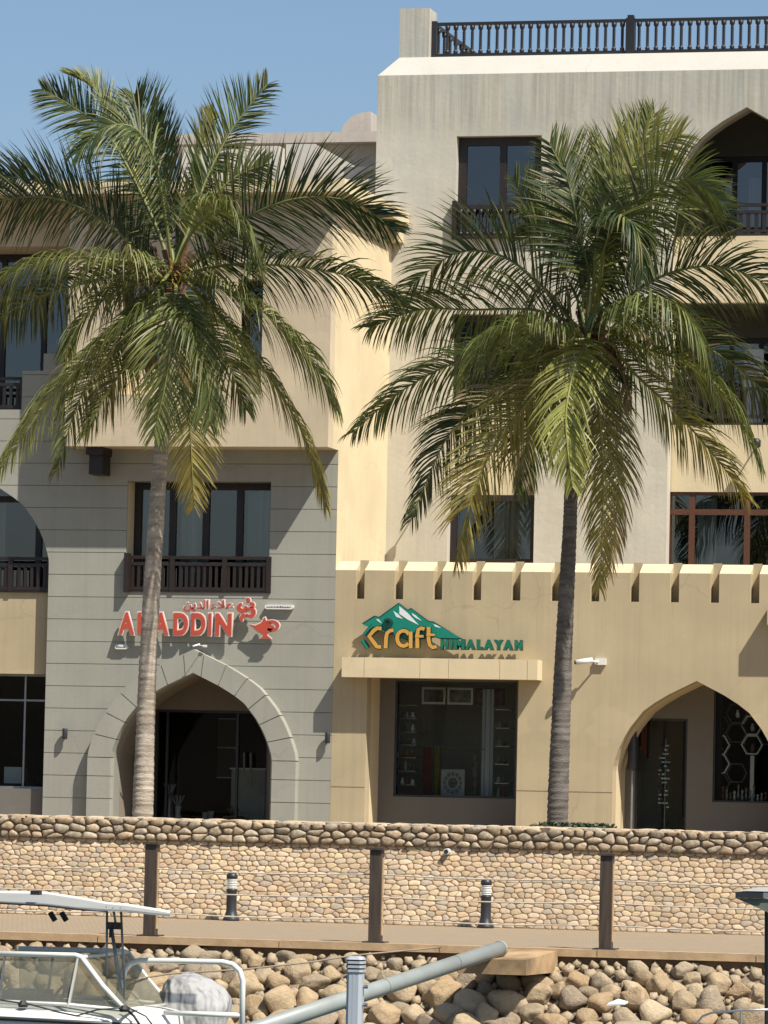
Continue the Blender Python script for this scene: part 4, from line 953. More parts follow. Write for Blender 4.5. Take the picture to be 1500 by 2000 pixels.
def stone(mb, poly, joint, bulge, T, rs, chaikin=1):
    cx = sum(p[0] for p in poly)/len(poly); cy = sum(p[1] for p in poly)/len(poly)
    rad = max(.02, sum(math.hypot(p[0]-cx, p[1]-cy) for p in poly)/len(poly)); k = max(.45, 1-joint/rad)
    q = [(cx+(x-cx)*k, cy+(y-cy)*k) for x, y in poly]
    for _ in range(chaikin):
        o = []
        for i in range(len(q)):
            a, b = q[i], q[(i+1) % len(q)]; o += [(a[0]*.75+b[0]*.25, a[1]*.75+b[1]*.25), (a[0]*.25+b[0]*.75, a[1]*.25+b[1]*.75)]
        q = o
    if len(q) > 14: q = q[::2] if chaikin > 1 else q
    h = bulge*rs.uniform(.7, 1.3); tx, ty = rs.uniform(-.25, .25)*h/rad, rs.uniform(-.25, .25)*h/rad
    rings = []
    for s_, d_ in ((1.0, -.02), (1.0, .25*h), (.86, .72*h), (.5, h)):
        rings.append([mb.vert(T(cx+(x-cx)*s_*(1+rs.uniform(-.03, .03)), cy+(y-cy)*s_*(1+rs.uniform(-.03, .03)), d_+(0 if d_ < 0 else ((x-cx)*tx+(y-cy)*ty)*s_))) for x, y in q])
    c = mb.vert(T(cx, cy, h*1.04)); n = len(q)
    for a, b in zip(rings, rings[1:]):
        for i in range(n): mb.face((a[i], a[(i+1) % n], b[(i+1) % n], b[i]))
    for i in range(n): mb.face((rings[-1][i], rings[-1][(i+1) % n], c))
def in_frame(p):
    v = Vector(p)-CAM; z = v.dot(fwd); x = v.dot(crt)/z*FPX+750; y = 1000-v.dot(cup)/z*FPX; return -10 < x < 1510 and -10 < y < 2010
def stone_face(parent, W, H, sx, sy, jit, joint, bulge, T, tints, mat, seed, ch=1, most=300):
    rs = random.Random(seed); cells = voronoi(W, H, sx, sy, jit, rs)
    def area(p): return abs(sum(p[i][0]*p[(i+1) % len(p)][1]-p[(i+1) % len(p)][0]*p[i][1] for i in range(len(p))))/2
    info = []
    for p in cells:
        a = area(p)
        if a < sx*sy*.08: continue
        cx = sum(q[0] for q in p)/len(p); cy = sum(q[1] for q in p)/len(p); info.append((-a if in_frame(T(cx, cy, 0)) else 1, p))
    info.sort(key=lambda t: t[0]); rest = MB()
    for i, (a, p) in enumerate(info):
        t = rs.choice(tints); v = rs.uniform(.82, 1.12); c = tuple(x*v for x in t)
        if i < most and a < 0:
            mb = MB(); mb.col = c; stone(mb, p, joint, bulge, T, rs, ch); mb.obj('stone', MT[mat], parent, True)
        else: rest.col = c; stone(rest, p, joint, bulge, T, rs, ch)
    if rest.v: tag(rest.obj('small_stones', MT[mat], parent, True), kind='stuff')
    return len(info)
# battered retaining wall
bat = .46; wh = math.hypot(zc0+.02, bat); su, sv = bat/wh, (zc0+.02)/wh
T1 = lambda u, v, d: (PX0+3+u, YFW+v*su-d*sv, v*sv+d*su)
rw = thing('retaining_wall', 'leaning retaining wall of small tan fitted stones along the promenade', 'stone wall', (xm, YFW, 0))
MB().poly([T1(-3, 0, -.004), (PX1, YFW, 0), (PX1, YFW+bat, zc0+.02), T1(-3, wh, -.004)]).obj('mortar_bed', MT['mortar'], rw)
WW = PX1-PX0-7.5
T1 = lambda u, v, d: (PX0+4+u, YFW+v*su-d*sv, v*sv+d*su)
print('stones', stone_face(rw, WW, wh, .138, .078, .30, .0055, .0095, T1, TINT, 'wall_stone', 3))
p = P(875, 1662, YFW+.4)
MB().tube([(p.x, p.y+.15, p.z), (p.x, p.y-.12, p.z-.01)], .045, 10).obj('drain_spout', MT['wplastic'], rw); MB().tube([(p.x, p.y-.121, p.z-.01), (p.x, p.y-.127, p.z-.01)], .034, 10).obj('spout_mouth', MT['rubber'], rw)
# parapet on top
pw = thing('parapet_wall', 'low parapet of larger brown round stones on top of the retaining wall', 'stone wall', (xm, YFW+bat, zc0))
py0 = YFW+bat-.06; T2 = lambda u, v, d: (PX0+4+u, py0-d, zc0+v)
ch_ = zc1-zc0-.02
bx('core', MT['cmortar'], pw, PX0, PX1, py0+.012, py0+.52, zc0-.0, zc1-.018)
print('cope', stone_face(pw, WW, ch_, .19, .105, .33, .015, .032, T2, CT, 'cope_stone', 5, 1))
T3 = lambda u, v, d: (PX0+4+u, py0+v-.02, zc1-.035+d)
mb = MB(); rs = random.Random(9)
for p in voronoi(WW, .5, .27, .16, .25, rs):
    mb.col = rs.choice(TINT); stone(mb, p, .008, .028, T3, rs)
tag(mb.obj('top_stones', MT['cope_stone'], pw, True), kind='stuff')

# cable fence
fn = thing('cable_fence', 'brown post and cable fence along the edge of the promenade', 'fence', (xm, YK+.15, 0))
fY = YK+.18
zpt = P(735, 1660, fY).z
spc = P(1185, 1760, fY).x-P(735, 1747, fY).x
p0x = P(735, 1747, fY).x
hh = .078
for k in range(-3, 3):
    x = p0x+k*spc-(0 if k >= 0 else -.0)
    po = MB().box(x-hh, x+hh, fY-hh, fY+hh, .02, zpt).obj('post', MT['post'], fn)
    MB().box(x-hh-.03, x+hh+.03, fY-hh-.03, fY+hh+.03, zpt+.001, zpt+.03).obj('post_cap', MT['post'], po); MB().box(x-hh-.07, x+hh+.07, fY-hh-.06, fY+hh+.06, .003, .02).obj('base_plate', MT['dgrey'], po)
    for s in (-1, 1): MB().box(x+s*(hh+.001), x+s*(hh+.012), fY-.03, fY+.03, .1, zpt-.1).obj('side_strip', MT['kerb'] if s > 0 else MT['post'], po)  # right strip paler, with sunlight put into its colour
for z_ in [P(735, y, fY).z for y in (1708, 1752, 1795)]:
    for k in range(-3, 2):
        a, b = p0x+k*spc+hh, p0x+(k+1)*spc-hh
        pts = [(a+(b-a)*i/6, fY, z_-.025*math.sin(math.pi*i/6)) for i in range(7)]
        MB().tube(pts, .010, 5).obj('cable', MT['cable'], fn)
def bollard(px, label):
    by = YFW-.28; p = P(px, 1770, by); t = thing('bollard_light', label, 'bollard', (p.x, by, 0), 'bollard lights at the foot of the stone wall')
    H = P(px, 1703 if px < 700 else 1715, by).z
    MB().lathe((p.x, by, 0), [(.125, 0), (.125, .03), (.105, .06), (.085, .13), (.078, .15), (.078, H*.6), (.085, H*.62), (.085, H*.65)], 16).obj('shaft', MT['dgrey'], t, True)
    mb = MB()
    for i in range(6): mb.lathe((p.x, by, H*.66+i*H*.035), [(.062, 0), (.082, .004), (.082, .012), (.062, .022)], 14)
    mb.lathe((p.x, by, H*.65), [(.058, 0), (.058, H*.22)], 12)
    mb.obj('louvre', MT['wplastic'], t, True)
    MB().lathe((p.x, by, H*.866), [(.085, 0), (.085, H*.055), (.075, H*.09), (.05, H*.12), (.015, H*.134)], 16).obj('cap', MT['dgrey'], t, True)
bollard(452, 'black and white bollard light between the first two fence posts'); bollard(949, 'black and white bollard light between the second and third fence posts')

# ================================================================== boulder bank below the promenade
bank = tag(MB().poly([(PX0-8, YK+.3, -.05), (PX1+8, YK+.3, -.05), (PX1+8, YK-3.4, -.05-3.7*.72), (PX0-8, YK-3.4, -.05-3.7*.72)]).obj('rubble_bank', MT['rubble']), kind='structure')
protos = []
for s in range(10):
    import bmesh
    bm = bmesh.new(); bmesh.ops.create_icosphere(bm, subdivisions=4 if s < 5 else 3, radius=1); off = Vector((s*7.3, s*3.1, s))
    cuts = []
    rs = random.Random(s+40)
    for i in range(13):
        d = Vector((rs.gauss(0, 1), rs.gauss(0, 1), rs.gauss(0, 1))).normalized(); cuts.append((d, rs.uniform(.55, .85)))
    for v in bm.verts:
        n_ = v.co.normalized(); r_ = 1.0
        for d, h_ in cuts:
            q_ = n_.dot(d)
            if q_ > .05: r_ = min(r_, (h_/q_) if h_/q_ < 1 else 1)*1.0
        r_ = min(r_, 1)
        r_ *= 1+.14*noise.noise(n_*1.3+off)+.05*noise.noise(n_*3.5+off)+.02*noise.noise(n_*9+off)
        v.co = n_*r_
    for _ in range(1): bmesh.ops.smooth_vert(bm, verts=bm.verts, factor=.5, use_axis_x=True, use_axis_y=True, use_axis_z=True)
    me = bpy.data.meshes.new('boulder'); bm.to_mesh(me); bm.free(); me.materials.append(MT['boulder']); me.polygons.foreach_set('use_smooth', [True]*len(me.polygons)); protos.append(me)
rs = random.Random(21); placed = []
slope = .72
def bankz(y): return -.05+(y-(YK+.3))*slope
cand = []
tries = 0; stuffed = 0
def put(x, s_, r):
    # s_: distance down the bank
    for (X, S, r2) in placed:
        if (X-x)**2+((S-s_)*1.25)**2 < ((r+r2)*.81)**2: return False
    placed.append((x, s_, r)); return True
LXb, RXb = P(-120, 1900, YK-2).x, P(1620, 1900, YK-2).x
for r_lo, r_hi, n_try, smin in ((.25, .31, 40, 1.0), (.18, .25, 900, .7), (.13, .18, 2500, .4), (.10, .14, 6000, .13), (.065, .10, 9000, .06), (.045, .065, 5000, .05)):
    for _ in range(n_try):
        r = rs.uniform(r_lo, r_hi); x = rs.uniform(LXb, RXb); s_ = smin+(2.7-smin)*rs.random()
        put(x, s_, r)
print('boulders', len(placed))
placed.sort(key=lambda t: -t[2])
nobj = 0
for x, s_, r in placed:
    y = YK+.12-s_; z_ = bankz(y)+r*.45
    o = bpy.data.objects.new('boulder', rs.choice(protos)); COL.objects.link(o); nobj += 1
    o.location = (x, y, z_); o.scale = (r*rs.uniform(1.15, 1.6), r*rs.uniform(.9, 1.2), r*rs.uniform(.9, 1.2)); o.rotation_euler = (rs.uniform(-.35, .35), rs.uniform(-.35, .35), rs.uniform(0, 6.28) if rs.random() < .3 else rs.uniform(-.5, .5))
    setp(o, bank)
    if nobj >= 300: break
mb = MB(); sp = protos[7]; 
for x, s_, r in placed[300:]+[(rs.uniform(LXb, RXb), rs.uniform(.1, 2.8), rs.uniform(.03, .05)) for _ in range(900)]:
    y = YK+.12-s_; z_ = bankz(y)+r*.3+.02; b0_ = len(mb.v); rot = Matrix.Rotation(rs.uniform(0, 6), 3, 'Z') @ Matrix.Rotation(rs.uniform(0, 6), 3, 'X')
    ic = [(0, 0, 1), (0, 0, -1), (.9, 0, .2), (-.9, 0, -.1), (0, .9, .1), (0, -.9, -.2), (.6, .6, .5), (-.6, .6, .4), (-.6, -.6, .4), (.6, -.6, .5)]
    vs = [mb.vert(Vector((x, y, z_))+(rot @ Vector(q))*r) for q in ic]
    for f_ in ((0, 6, 2), (0, 2, 9), (0, 9, 5), (0, 5, 8), (0, 8, 3), (0, 3, 7), (0, 7, 4), (0, 4, 6), (1, 2, 6), (1, 6, 4), (1, 4, 7), (1, 7, 3), (1, 3, 8), (1, 8, 5), (1, 5, 9), (1, 9, 2)): mb.face([vs[i] for i in f_])
tag(mb.obj('small_rubble', MT['boulder'], bank, True), kind='stuff')
# stained concrete outlet block and the mooring boom resting on it
blk = thing('concrete_block', 'orange stained concrete block jutting from the kerb over the boulders', 'concrete block', (P(960, 1880, YK).x, YK-.6, -.2))
yb = YK-1.35; xA = P(893, 1890, yb).x; xB = P(1028, 1890, yb).x; zb1_, zb0_ = -.09, -.30
mb = MB(); T_ = [(xA, yb), (xB, yb), (xB+.12, YK-.003), (xA+.38, YK-.003)]
top = [mb.vert((x, y, zb1_-.02 if y == yb else -.02)) for x, y in T_]; bot = [mb.vert((x, y, zb0_)) for x, y in T_]
mb.face(top); mb.face(bot[::-1])
for i in range(4): mb.face((top[i], bot[i], bot[(i+1) % 4], top[(i+1) % 4]))
mb.obj('block', MT['ledge'], blk)
pt = thing('mooring_boom', 'long grey steel pipe sloping up from the boats to the concrete block', 'pipe', (P(970, 1860, yb).x, yb, .1))
e1 = P(976, 1853, YK-1.0); e0 = P(440, 2030, YK-7.5)
pp = MB().tube([e0, e1], .098, 24).obj('pipe_body', MT['pipe'], pt, True); dv = (e1-e0).normalized()
for k_ in (.55, .82): MB().tube([e0.lerp(e1, k_), e0.lerp(e1, k_+.002)], .1005, 24).obj('weld_seam', MT['alu'], pt)
MB().tube([e1-dv*.02, e1+dv*.03], .103, 24).obj('end_cap', MT['pipe'], pt); MB().tube([e1+Vector((0, 0, -.10))-dv*.15, e1+Vector((.02, 0, -.24))+dv*.05], .035, 8).obj('hinge', MT['dgrey'], pt)
# dock pile
dy = -37.5
dp = thing('dock_pile', 'pale blue-grey plastic mooring pile with ridged cap in front of the boulders', 'mooring pile', (P(693, 2000, dy).x, dy, WZ))
a, b, _, zt2 = RC(677, 1868, 711, 2000, dy); c_ = (a+b)/2; hw_ = (b-a)/2
def octo(hw, ch): return [(-hw, -hw+ch), (-hw+ch, -hw), (hw-ch, -hw), (hw, -hw+ch), (hw, hw-ch), (hw-ch, hw), (-hw+ch, hw), (-hw, hw-ch)]
def opr(mb, hw, ch, z0, z1, hw2=None):
    A = [mb.vert((c_+x, dy+y, z0)) for x, y in octo(hw, ch)]; B = [mb.vert((c_+x, dy+y, z1)) for x, y in octo(hw2 or hw, ch)]
    for i in range(8): mb.face((A[i], A[(i+1) % 8], B[(i+1) % 8], B[i]))
    mb.face(A[::-1]); mb.face(B)
mb = MB(); opr(mb, hw_*.88, .03, WZ-.5, zt2-.16); mb.box(c_-.01, c_+.01, dy-hw_*.9, dy-hw_*.88+.002, WZ, zt2-.17); mb.obj('pile_shaft', MT['pile'], dp)
mb = MB()
for i in range(3): opr(mb, hw_, .03, zt2-.155+i*.042, zt2-.155+i*.042+.026)
opr(mb, hw_, .03, zt2-.03, zt2, hw_*.8); mb.obj('pile_cap', MT['pile'], dp)
mb = MB(); opr(mb, hw_*.86, .03, zt2-.159, zt2-.031); mb.obj('cap_groove', MT['rubber'], dp)
for dz in (.18, .36): MB().tube([(c_+hw_*.86, dy, zt2-.12-dz), (c_+hw_*.86+.05, dy, zt2-.12-dz)], .018, 8).obj('bolt', MT['steel'], dp)

# ================================================================== boats
oy = -34.0
B = lambda x, y, Y=oy: P(x, y, Y)
bo = thing('motor_boat', 'small white motor boat with framed windscreen and thin sun canopy', 'boat', (B(100, 1990).x, oy, WZ))
# hull: loft of stations
xs_ = [B(-260, 1990).x, B(0, 1990).x, B(150, 1990).x, B(260, 1990).x, B(320, 1990).x, B(352, 1990).x]
hb = [1.0, 1.0, .98, .8, .5, .12]; shz = [B(-100, 1962).z, B(0, 1962).z, B(100, 1968).z, B(250, 1977).z, B(310, 1984).z, B(345, 1992).z]
mb = MB(); rings = []
for x, h_, z_ in zip(xs_, hb, shz):
    k = h_/1.0
    rings.append([mb.vert(q) for q in [(x, oy, WZ-.2+(1-k)*.35), (x, oy-h_*.75, WZ+(1-k)*.3), (x, oy-h_, z_-.28), (x, oy-h_-.03, z_-.05), (x, oy-h_*.93, z_+.0), (x, oy-h_*.5, z_+.07), (x, oy, z_+.1), (x, oy+h_*.5, z_+.07), (x, oy+h_*.93, z_), (x, oy+h_+.03, z_-.05), (x, oy+h_, z_-.28), (x, oy+h_*.75, WZ+(1-k)*.3)]])
for a_, b_ in zip(rings, rings[1:]):
    for i in range(12): mb.face((a_[i], a_[(i+1) % 12], b_[(i+1) % 12], b_[i]))
mb.face(rings[-1]); mb.face(rings[0][::-1]); mb.obj('hull', MT['gel'], bo, True)
MB().tube([(x, oy-h_-.045, z_-.09) for x, h_, z_ in zip(xs_, hb, shz)], .022, 8).obj('rub_rail', MT['dgrey'], bo, True)
MB().box(B(60, 1975).x, B(120, 1975).x, oy-.35, oy+.25, shz[1]+.09, shz[1]+.125).obj('deck_hatch', MT['clear'], bo)
ws = None
near = oy-.85; far_ = oy+.85
def W(x, y, s=0): return P(x, y, near) if s == 0 else P(x, y, near)+Vector((0, far_-near, 0))
fr = MB()
for s in (0, 1):
    fr.tube([W(-60, 1861, s), W(148, 1866, s), W(160, 1870, s)], .03, 8); fr.tube([W(158, 1868, s), W(200, 1925, s), W(243, 1972, s)], .03, 8); fr.tube([W(-60, 1953, s), W(130, 1962, s), W(243, 1973, s)], .02, 8)
fr.tube([W(160, 1869, 0), W(160, 1869, 1)], .02, 8); fr.tube([W(243, 1973, 0), W(243, 1973, 1)], .02, 8)
ws = fr.obj('windscreen_frame', MT['gel'], bo, True)
for s in (0, 1):
    a_, b_ = W(153, 1872, s), W(134, 1965, s); MB().bar(a_, b_, .05, .02, (1, 0, 0)).obj('pillar', MT['gel'], ws)
    MB().poly([W(-60, 1863, s), W(150, 1868, s), W(132, 1962, s), W(-60, 1953, s)]).obj('pane', MT['clear'], ws); MB().poly([W(156, 1870, s), W(240, 1972, s), W(136, 1962, s)]).obj('pane', MT['clear'], ws)
    MB().bar(W(10, 1862, s), W(-2, 1954, s), .03, .02, (1, 0, 0)).obj('pillar', MT['alu'], ws)
MB().poly([W(160, 1869, 0), W(160, 1869, 1), W(243, 1973, 1), W(243, 1973, 0)]).obj('pane', MT['clear'], ws)
c = B(110, 1955, oy+.1); st = MB().tube([c+Vector((.16*math.cos(a)*.5, .16*math.sin(a), .16*math.cos(a))) for a in [i*math.pi/8 for i in range(17)]], .018, 6, False).obj('steering_wheel', MT['dgrey'], bo, True)
MB().box(c.x-.5, c.x-.1, oy-.3, oy+.3, c.z-.3, c.z+.12).obj('seat', MT['canvas'], bo); MB().box(c.x+.08, c.x+.4, oy-.6, oy+.6, c.z-.3, c.z+.02).obj('dashboard', MT['canvas_d'], bo)
# canopy: gently bent sheet whose far side hangs lower
cn = []
edge = [(-120, 1744, 1758), (0, 1746, 1762), (90, 1748, 1767), (150, 1757, 1774), (210, 1768, 1778), (245, 1771, 1779), (290, 1778, 1784), (332, 1785, 1788)]
mb = MB(); N_ = [P(x, y2, oy-.9) for x, y1, y2 in edge]; F_ = [P(x, y1, oy+.8) for x, y1, y2 in edge]
def row(pts, dz): return [mb.vert(q+Vector((0, 0, dz))) for q in pts]
r1, r2, r3, r4 = row(N_, .012), row(F_, .012), row(F_, -.012), row(N_, -.012)
for i in range(len(edge)-1):
    for A_, B_ in ((r1, r2), (r2, r3), (r3, r4), (r4, r1)): mb.face((A_[i], A_[i+1], B_[i+1], B_[i]))
mb.face((r1[-1], r2[-1], r3[-1], r4[-1])); cv = mb.obj('canopy', MT['ctop'], bo)
MB().tube([q+Vector((0, 0, .012)) for q in F_], .024, 8).obj('canopy_hem', MT['gel'], cv, True); MB().tube([q+Vector((0, -.01, -.01)) for q in N_[:5]], .012, 6).obj('canopy_tube', MT['dgrey'], cv, True)
q = P(70, 1745, oy-.9); MB().box(q.x-.05, q.x+.05, q.y-.04, q.y+.06, q.z-.015, q.z+.03).obj('clip', MT['rubber'], cv)
for px in (98, 120): q = P(px, 1782, oy+.3); MB().bar(q, q+Vector((.06, 0, -.09)), .05, .05).obj('clip', MT['rubber'], cv)
rk = MB()
for (a0, b0_) in (((209, 1770), (208, 1972)), ((236, 1772), (245, 1972)), ((221, 1772), (226, 1805)), ((219, 1820), (240, 1965))): rk.tube([P(*a0, oy-.55), P(*b0_, oy-.55)], .0135 if a0[1] < 1800 else .02, 8)
rk.tube([P(208, 1909, oy-.55), P(243, 1911, oy-.55)], .014, 6); ro = rk.obj('support_frame', MT['alu'], bo, True)
a_, b_, c2, d2 = RC(211, 1801, 239, 1815, oy-.55); bx('support_plate', MT['post'], ro, a_, b_, oy-.58, oy-.55, c2, d2); q = P(218, 1822, oy-.6); bx('strap', MT['rubber'], ro, q.x-.02, q.x+.02, oy-.63, oy-.59, q.z-.05, q.z+.06)
rl = MB()
for s in (0, 1):
    o_ = Vector((0, s*.9, 0)); pts = [(238, 1990), (238, 1920), (243, 1896), (254, 1882), (272, 1876), (350, 1877), (435, 1879), (455, 1884), (468, 1896), (474, 1915), (472, 2040)]
    if s == 0: rl.tube([P(x, y, oy-.3) for x, y in pts], .032, 10)
rl.tube([P(320, 1978, oy-.3), P(470, 1983, oy-.3)], .028, 8)
rl.obj('guard_rail', MT['gel'], bo, True)
mb = MB()
mb.tube([P(x, y, oy-.9) for x, y in ((0, 1953), (60, 1962), (120, 1978), (150, 1984), (190, 1972), (240, 1968))], .009, 5); mb.tube([P(x, y, oy-.7) for x, y in ((240, 1965), (262, 1985), (275, 2005))], .014, 6); mb.tube([P(x, y, oy-.72) for x, y in ((245, 1965), (285, 1985), (300, 2005))], .009, 6)
mb.obj('cord', MT['dgrey'], bo, True)
for px, py in ((45, 1960), (243, 1969)): q = P(px, py, oy-.9); MB().lathe((q.x, q.y, q.z-.04), [(.05, 0), (.06, .03), (.03, .07)], 8).obj('cleat', MT['rubber'], bo)
# covered outboard on its own small boat
oc = thing('covered_outboard', 'outboard motor under a wrinkled grey and white cover behind the curved rail', 'outboard motor', (B(380, 2000, oy+1).x, oy+1, WZ))
ol = [(318, 2040), (320, 1990), (324, 1950), (327, 1925), (335, 1908), (350, 1901), (372, 1901), (392, 1904), (408, 1914), (425, 1930), (440, 1946), (446, 1960), (444, 1975), (436, 1992), (425, 2040)]
cpt = [P(x, y, oy+1) for x, y in ol]; cx_ = sum(p.x for p in cpt)/len(cpt)
mb = MB(); rings = []; n_ = len(cpt); cen = Vector((P(378, 1980, oy+1).x, oy+1, P(378, 1980, oy+1).z)); rs = random.Random(4)
for k in range(-4, 5):
    t_ = k/4.2; sc_ = math.sqrt(max(0, 1-t_**4))**.8; rings.append([mb.vert(cen+(p-cen)*sc_*(1+.035*noise.noise(Vector((i*.9, k*.8, 3))))+Vector((0, t_*.42, 0))) for i, p in enumerate(cpt)])
for a_, b_ in zip(rings, rings[1:]):
    for i in range(n_): mb.face((a_[i], a_[(i+1) % n_], b_[(i+1) % n_], b_[i]))
mb.face(rings[0][::-1]); mb.face(rings[-1]); cvr = mb.obj('cover', MT['cover'], oc, True)
md = cvr.modifiers.new('s', 'SUBSURF'); md.levels = 2; md.render_levels = 2
tx = bpy.data.textures.new('folds', 'CLOUDS'); tx.noise_scale = .35; dm = cvr.modifiers.new('d', 'DISPLACE'); dm.texture = tx; dm.strength = .10; dm.mid_level = .5
bnd = MB(); R1 = [P(x, y, oy+.54) for x, y in ((322, 1938), (345, 1937), (375, 1940), (400, 1944))]; R2 = [P(x, y, oy+.54) for x, y in ((321, 1953), (345, 1955), (375, 1960), (400, 1965))]
for i in range(3): bnd.poly([R1[i], R1[i+1], R2[i+1], R2[i]])

sk = thing('skiff', 'low white skiff hull below the covered outboard motor', 'boat', (B(380, 2000, oy+1).x, oy+1, WZ)); q0, q1 = P(300, 2040, oy+1).x, P(700, 2040, oy+1).x
zz = P(380, 2034, oy+1).z
MB().prism([(q0-1, zz), (q1, zz), (q1+.4, zz+.02), (q1-.1, WZ-.2), (q0-1, WZ-.2)], oy+.4, oy+1.7).obj('hull', MT['gel'], sk)
# boat at the right edge
ry2 = -36.0
rb = thing('moored_boat', 'boat at the right edge showing a dark canopy corner, black pole and thin rail', 'boat', (P(1540, 2000, ry2).x, ry2, WZ))
a_, b_ = P(1437, 1742, ry2-.6), P(1640, 1742, ry2-.6); zc_ = a_.z
MB().box(a_.x, a_.x+.28, ry2-.62, ry2+.9, zc_-.06, zc_+.0).obj('canopy_edge', MT['dgrey'], rb); MB().box(a_.x+.281, b_.x, ry2-.61, ry2+.9, zc_-.055, zc_-.0).obj('canopy_edge', MT['canvas_d'], rb)
MB().poly([(a_.x+.01, ry2-.6, zc_+.012), (b_.x, ry2-.6, zc_+.012), (b_.x, ry2+.9, zc_+.03), (a_.x+.01, ry2+.9, zc_+.03)]).obj('canopy_top', MT['gel'], rb)
q = P(1500, 1782, ry2-.58); q2 = P(1437, 1754, ry2-.58)
MB().prism([(q2.x, q2.z), (b_.x, q2.z-.0), (b_.x, q.z-.5), (q.x, q.z)], ry2-.59, ry2-.57).obj('side_curtain', MT['greenc'], rb)
MB().tube([P(1497, 1765, ry2), P(1497, 2060, ry2)], .02, 10).obj('pole', MT['rubber'], rb)
MB().tube([P(x, y, ry2-.4) for x, y in ((1350, 2030), (1362, 1998), (1372, 1985), (1390, 1978), (1440, 1974), (1520, 1971))], .012, 8).obj('rail', MT['alu'], rb, True); MB().tube([P(1447, 1974, ry2-.4), P(1447, 2040, ry2-.4)], .012, 6).obj('stanchion', MT['alu'], rb)
MB().prism([(P(1330, 2040, ry2).x, P(1330, 2040, ry2).z), (P(1700, 2030, ry2).x, P(1330, 2035, ry2).z), (P(1700, 2030, ry2).x, WZ-.2), (P(1360, 2040, ry2).x, WZ-.2)], ry2-.6, ry2+1).obj('hull', MT['gel'], rb)
# ropes and litter
rp = tag(MB().tube([P(x, y, Y) for x, y, Y in ((248, 1915, oy-.3), (330, 1902, oy+2), (480, 1893, oy+5), (600, 1880, YK-2.2), (690, 1866, YK-1.2), (830, 1853, YK-.5), (860, 1850, YK-.05))], .012, 6).obj('mooring_rope', MT['rope'], None, True), 'thin tan mooring rope running from the boat rail across the boulders', 'rope')
c = P(1205, 1962, YK-1.45); 
MB_ = MB(); A = [(-.12, -.05, -.02), (.1, -.07, .0), (.13, .05, .02), (.0, .09, .05), (-.11, .05, .0)]
top = [MB_.vert(c+Vector(v)+Vector((0, 0, .02))) for v in A]; bt = [MB_.vert(c+Vector(v)) for v in A]; MB_.face(top); MB_.face(bt[::-1])
for i in range(5): MB_.face((bt[i], bt[(i+1) % 5], top[(i+1) % 5], top[i]))
tag(MB_.obj('styrofoam_scrap', MT['white_face']), 'small white scrap of foam lying among the boulders', 'litter')
# ground cover behind the parapet by the right palm
mb = MB(); rs = random.Random(8); rs2 = rs
wy = py0+.62
for i in range(420):
    x = P(1035, 1610, wy).x+rs.random()*1.2; y = wy+rs.random()*.8; h_ = rs.uniform(.03, .10)*(1 if .1 < (x-P(1035, 1610, wy).x) < 1.1 else .5); a = rs.uniform(0, 6.28); z0_ = zc1-.12
    mb.poly([(x, y, z0_), (x+.04*math.cos(a), y+.04*math.sin(a), z0_+.12+h_*.5), (x+.09*math.cos(a+.4), y+.09*math.sin(a+.4), z0_+.10+h_), (x+.05*math.cos(a+.8), y+.05*math.sin(a+.8), z0_+.1+h_*.3)])
tag(mb.obj('ground_cover', MT['weed']), kind='stuff')
bx('planting_soil', MT['soil'], None, PX0, PX1, py0+.53, -7.2, GZ, zc1-.10); bpy.data.objects['planting_soil']['kind'] = 'structure'
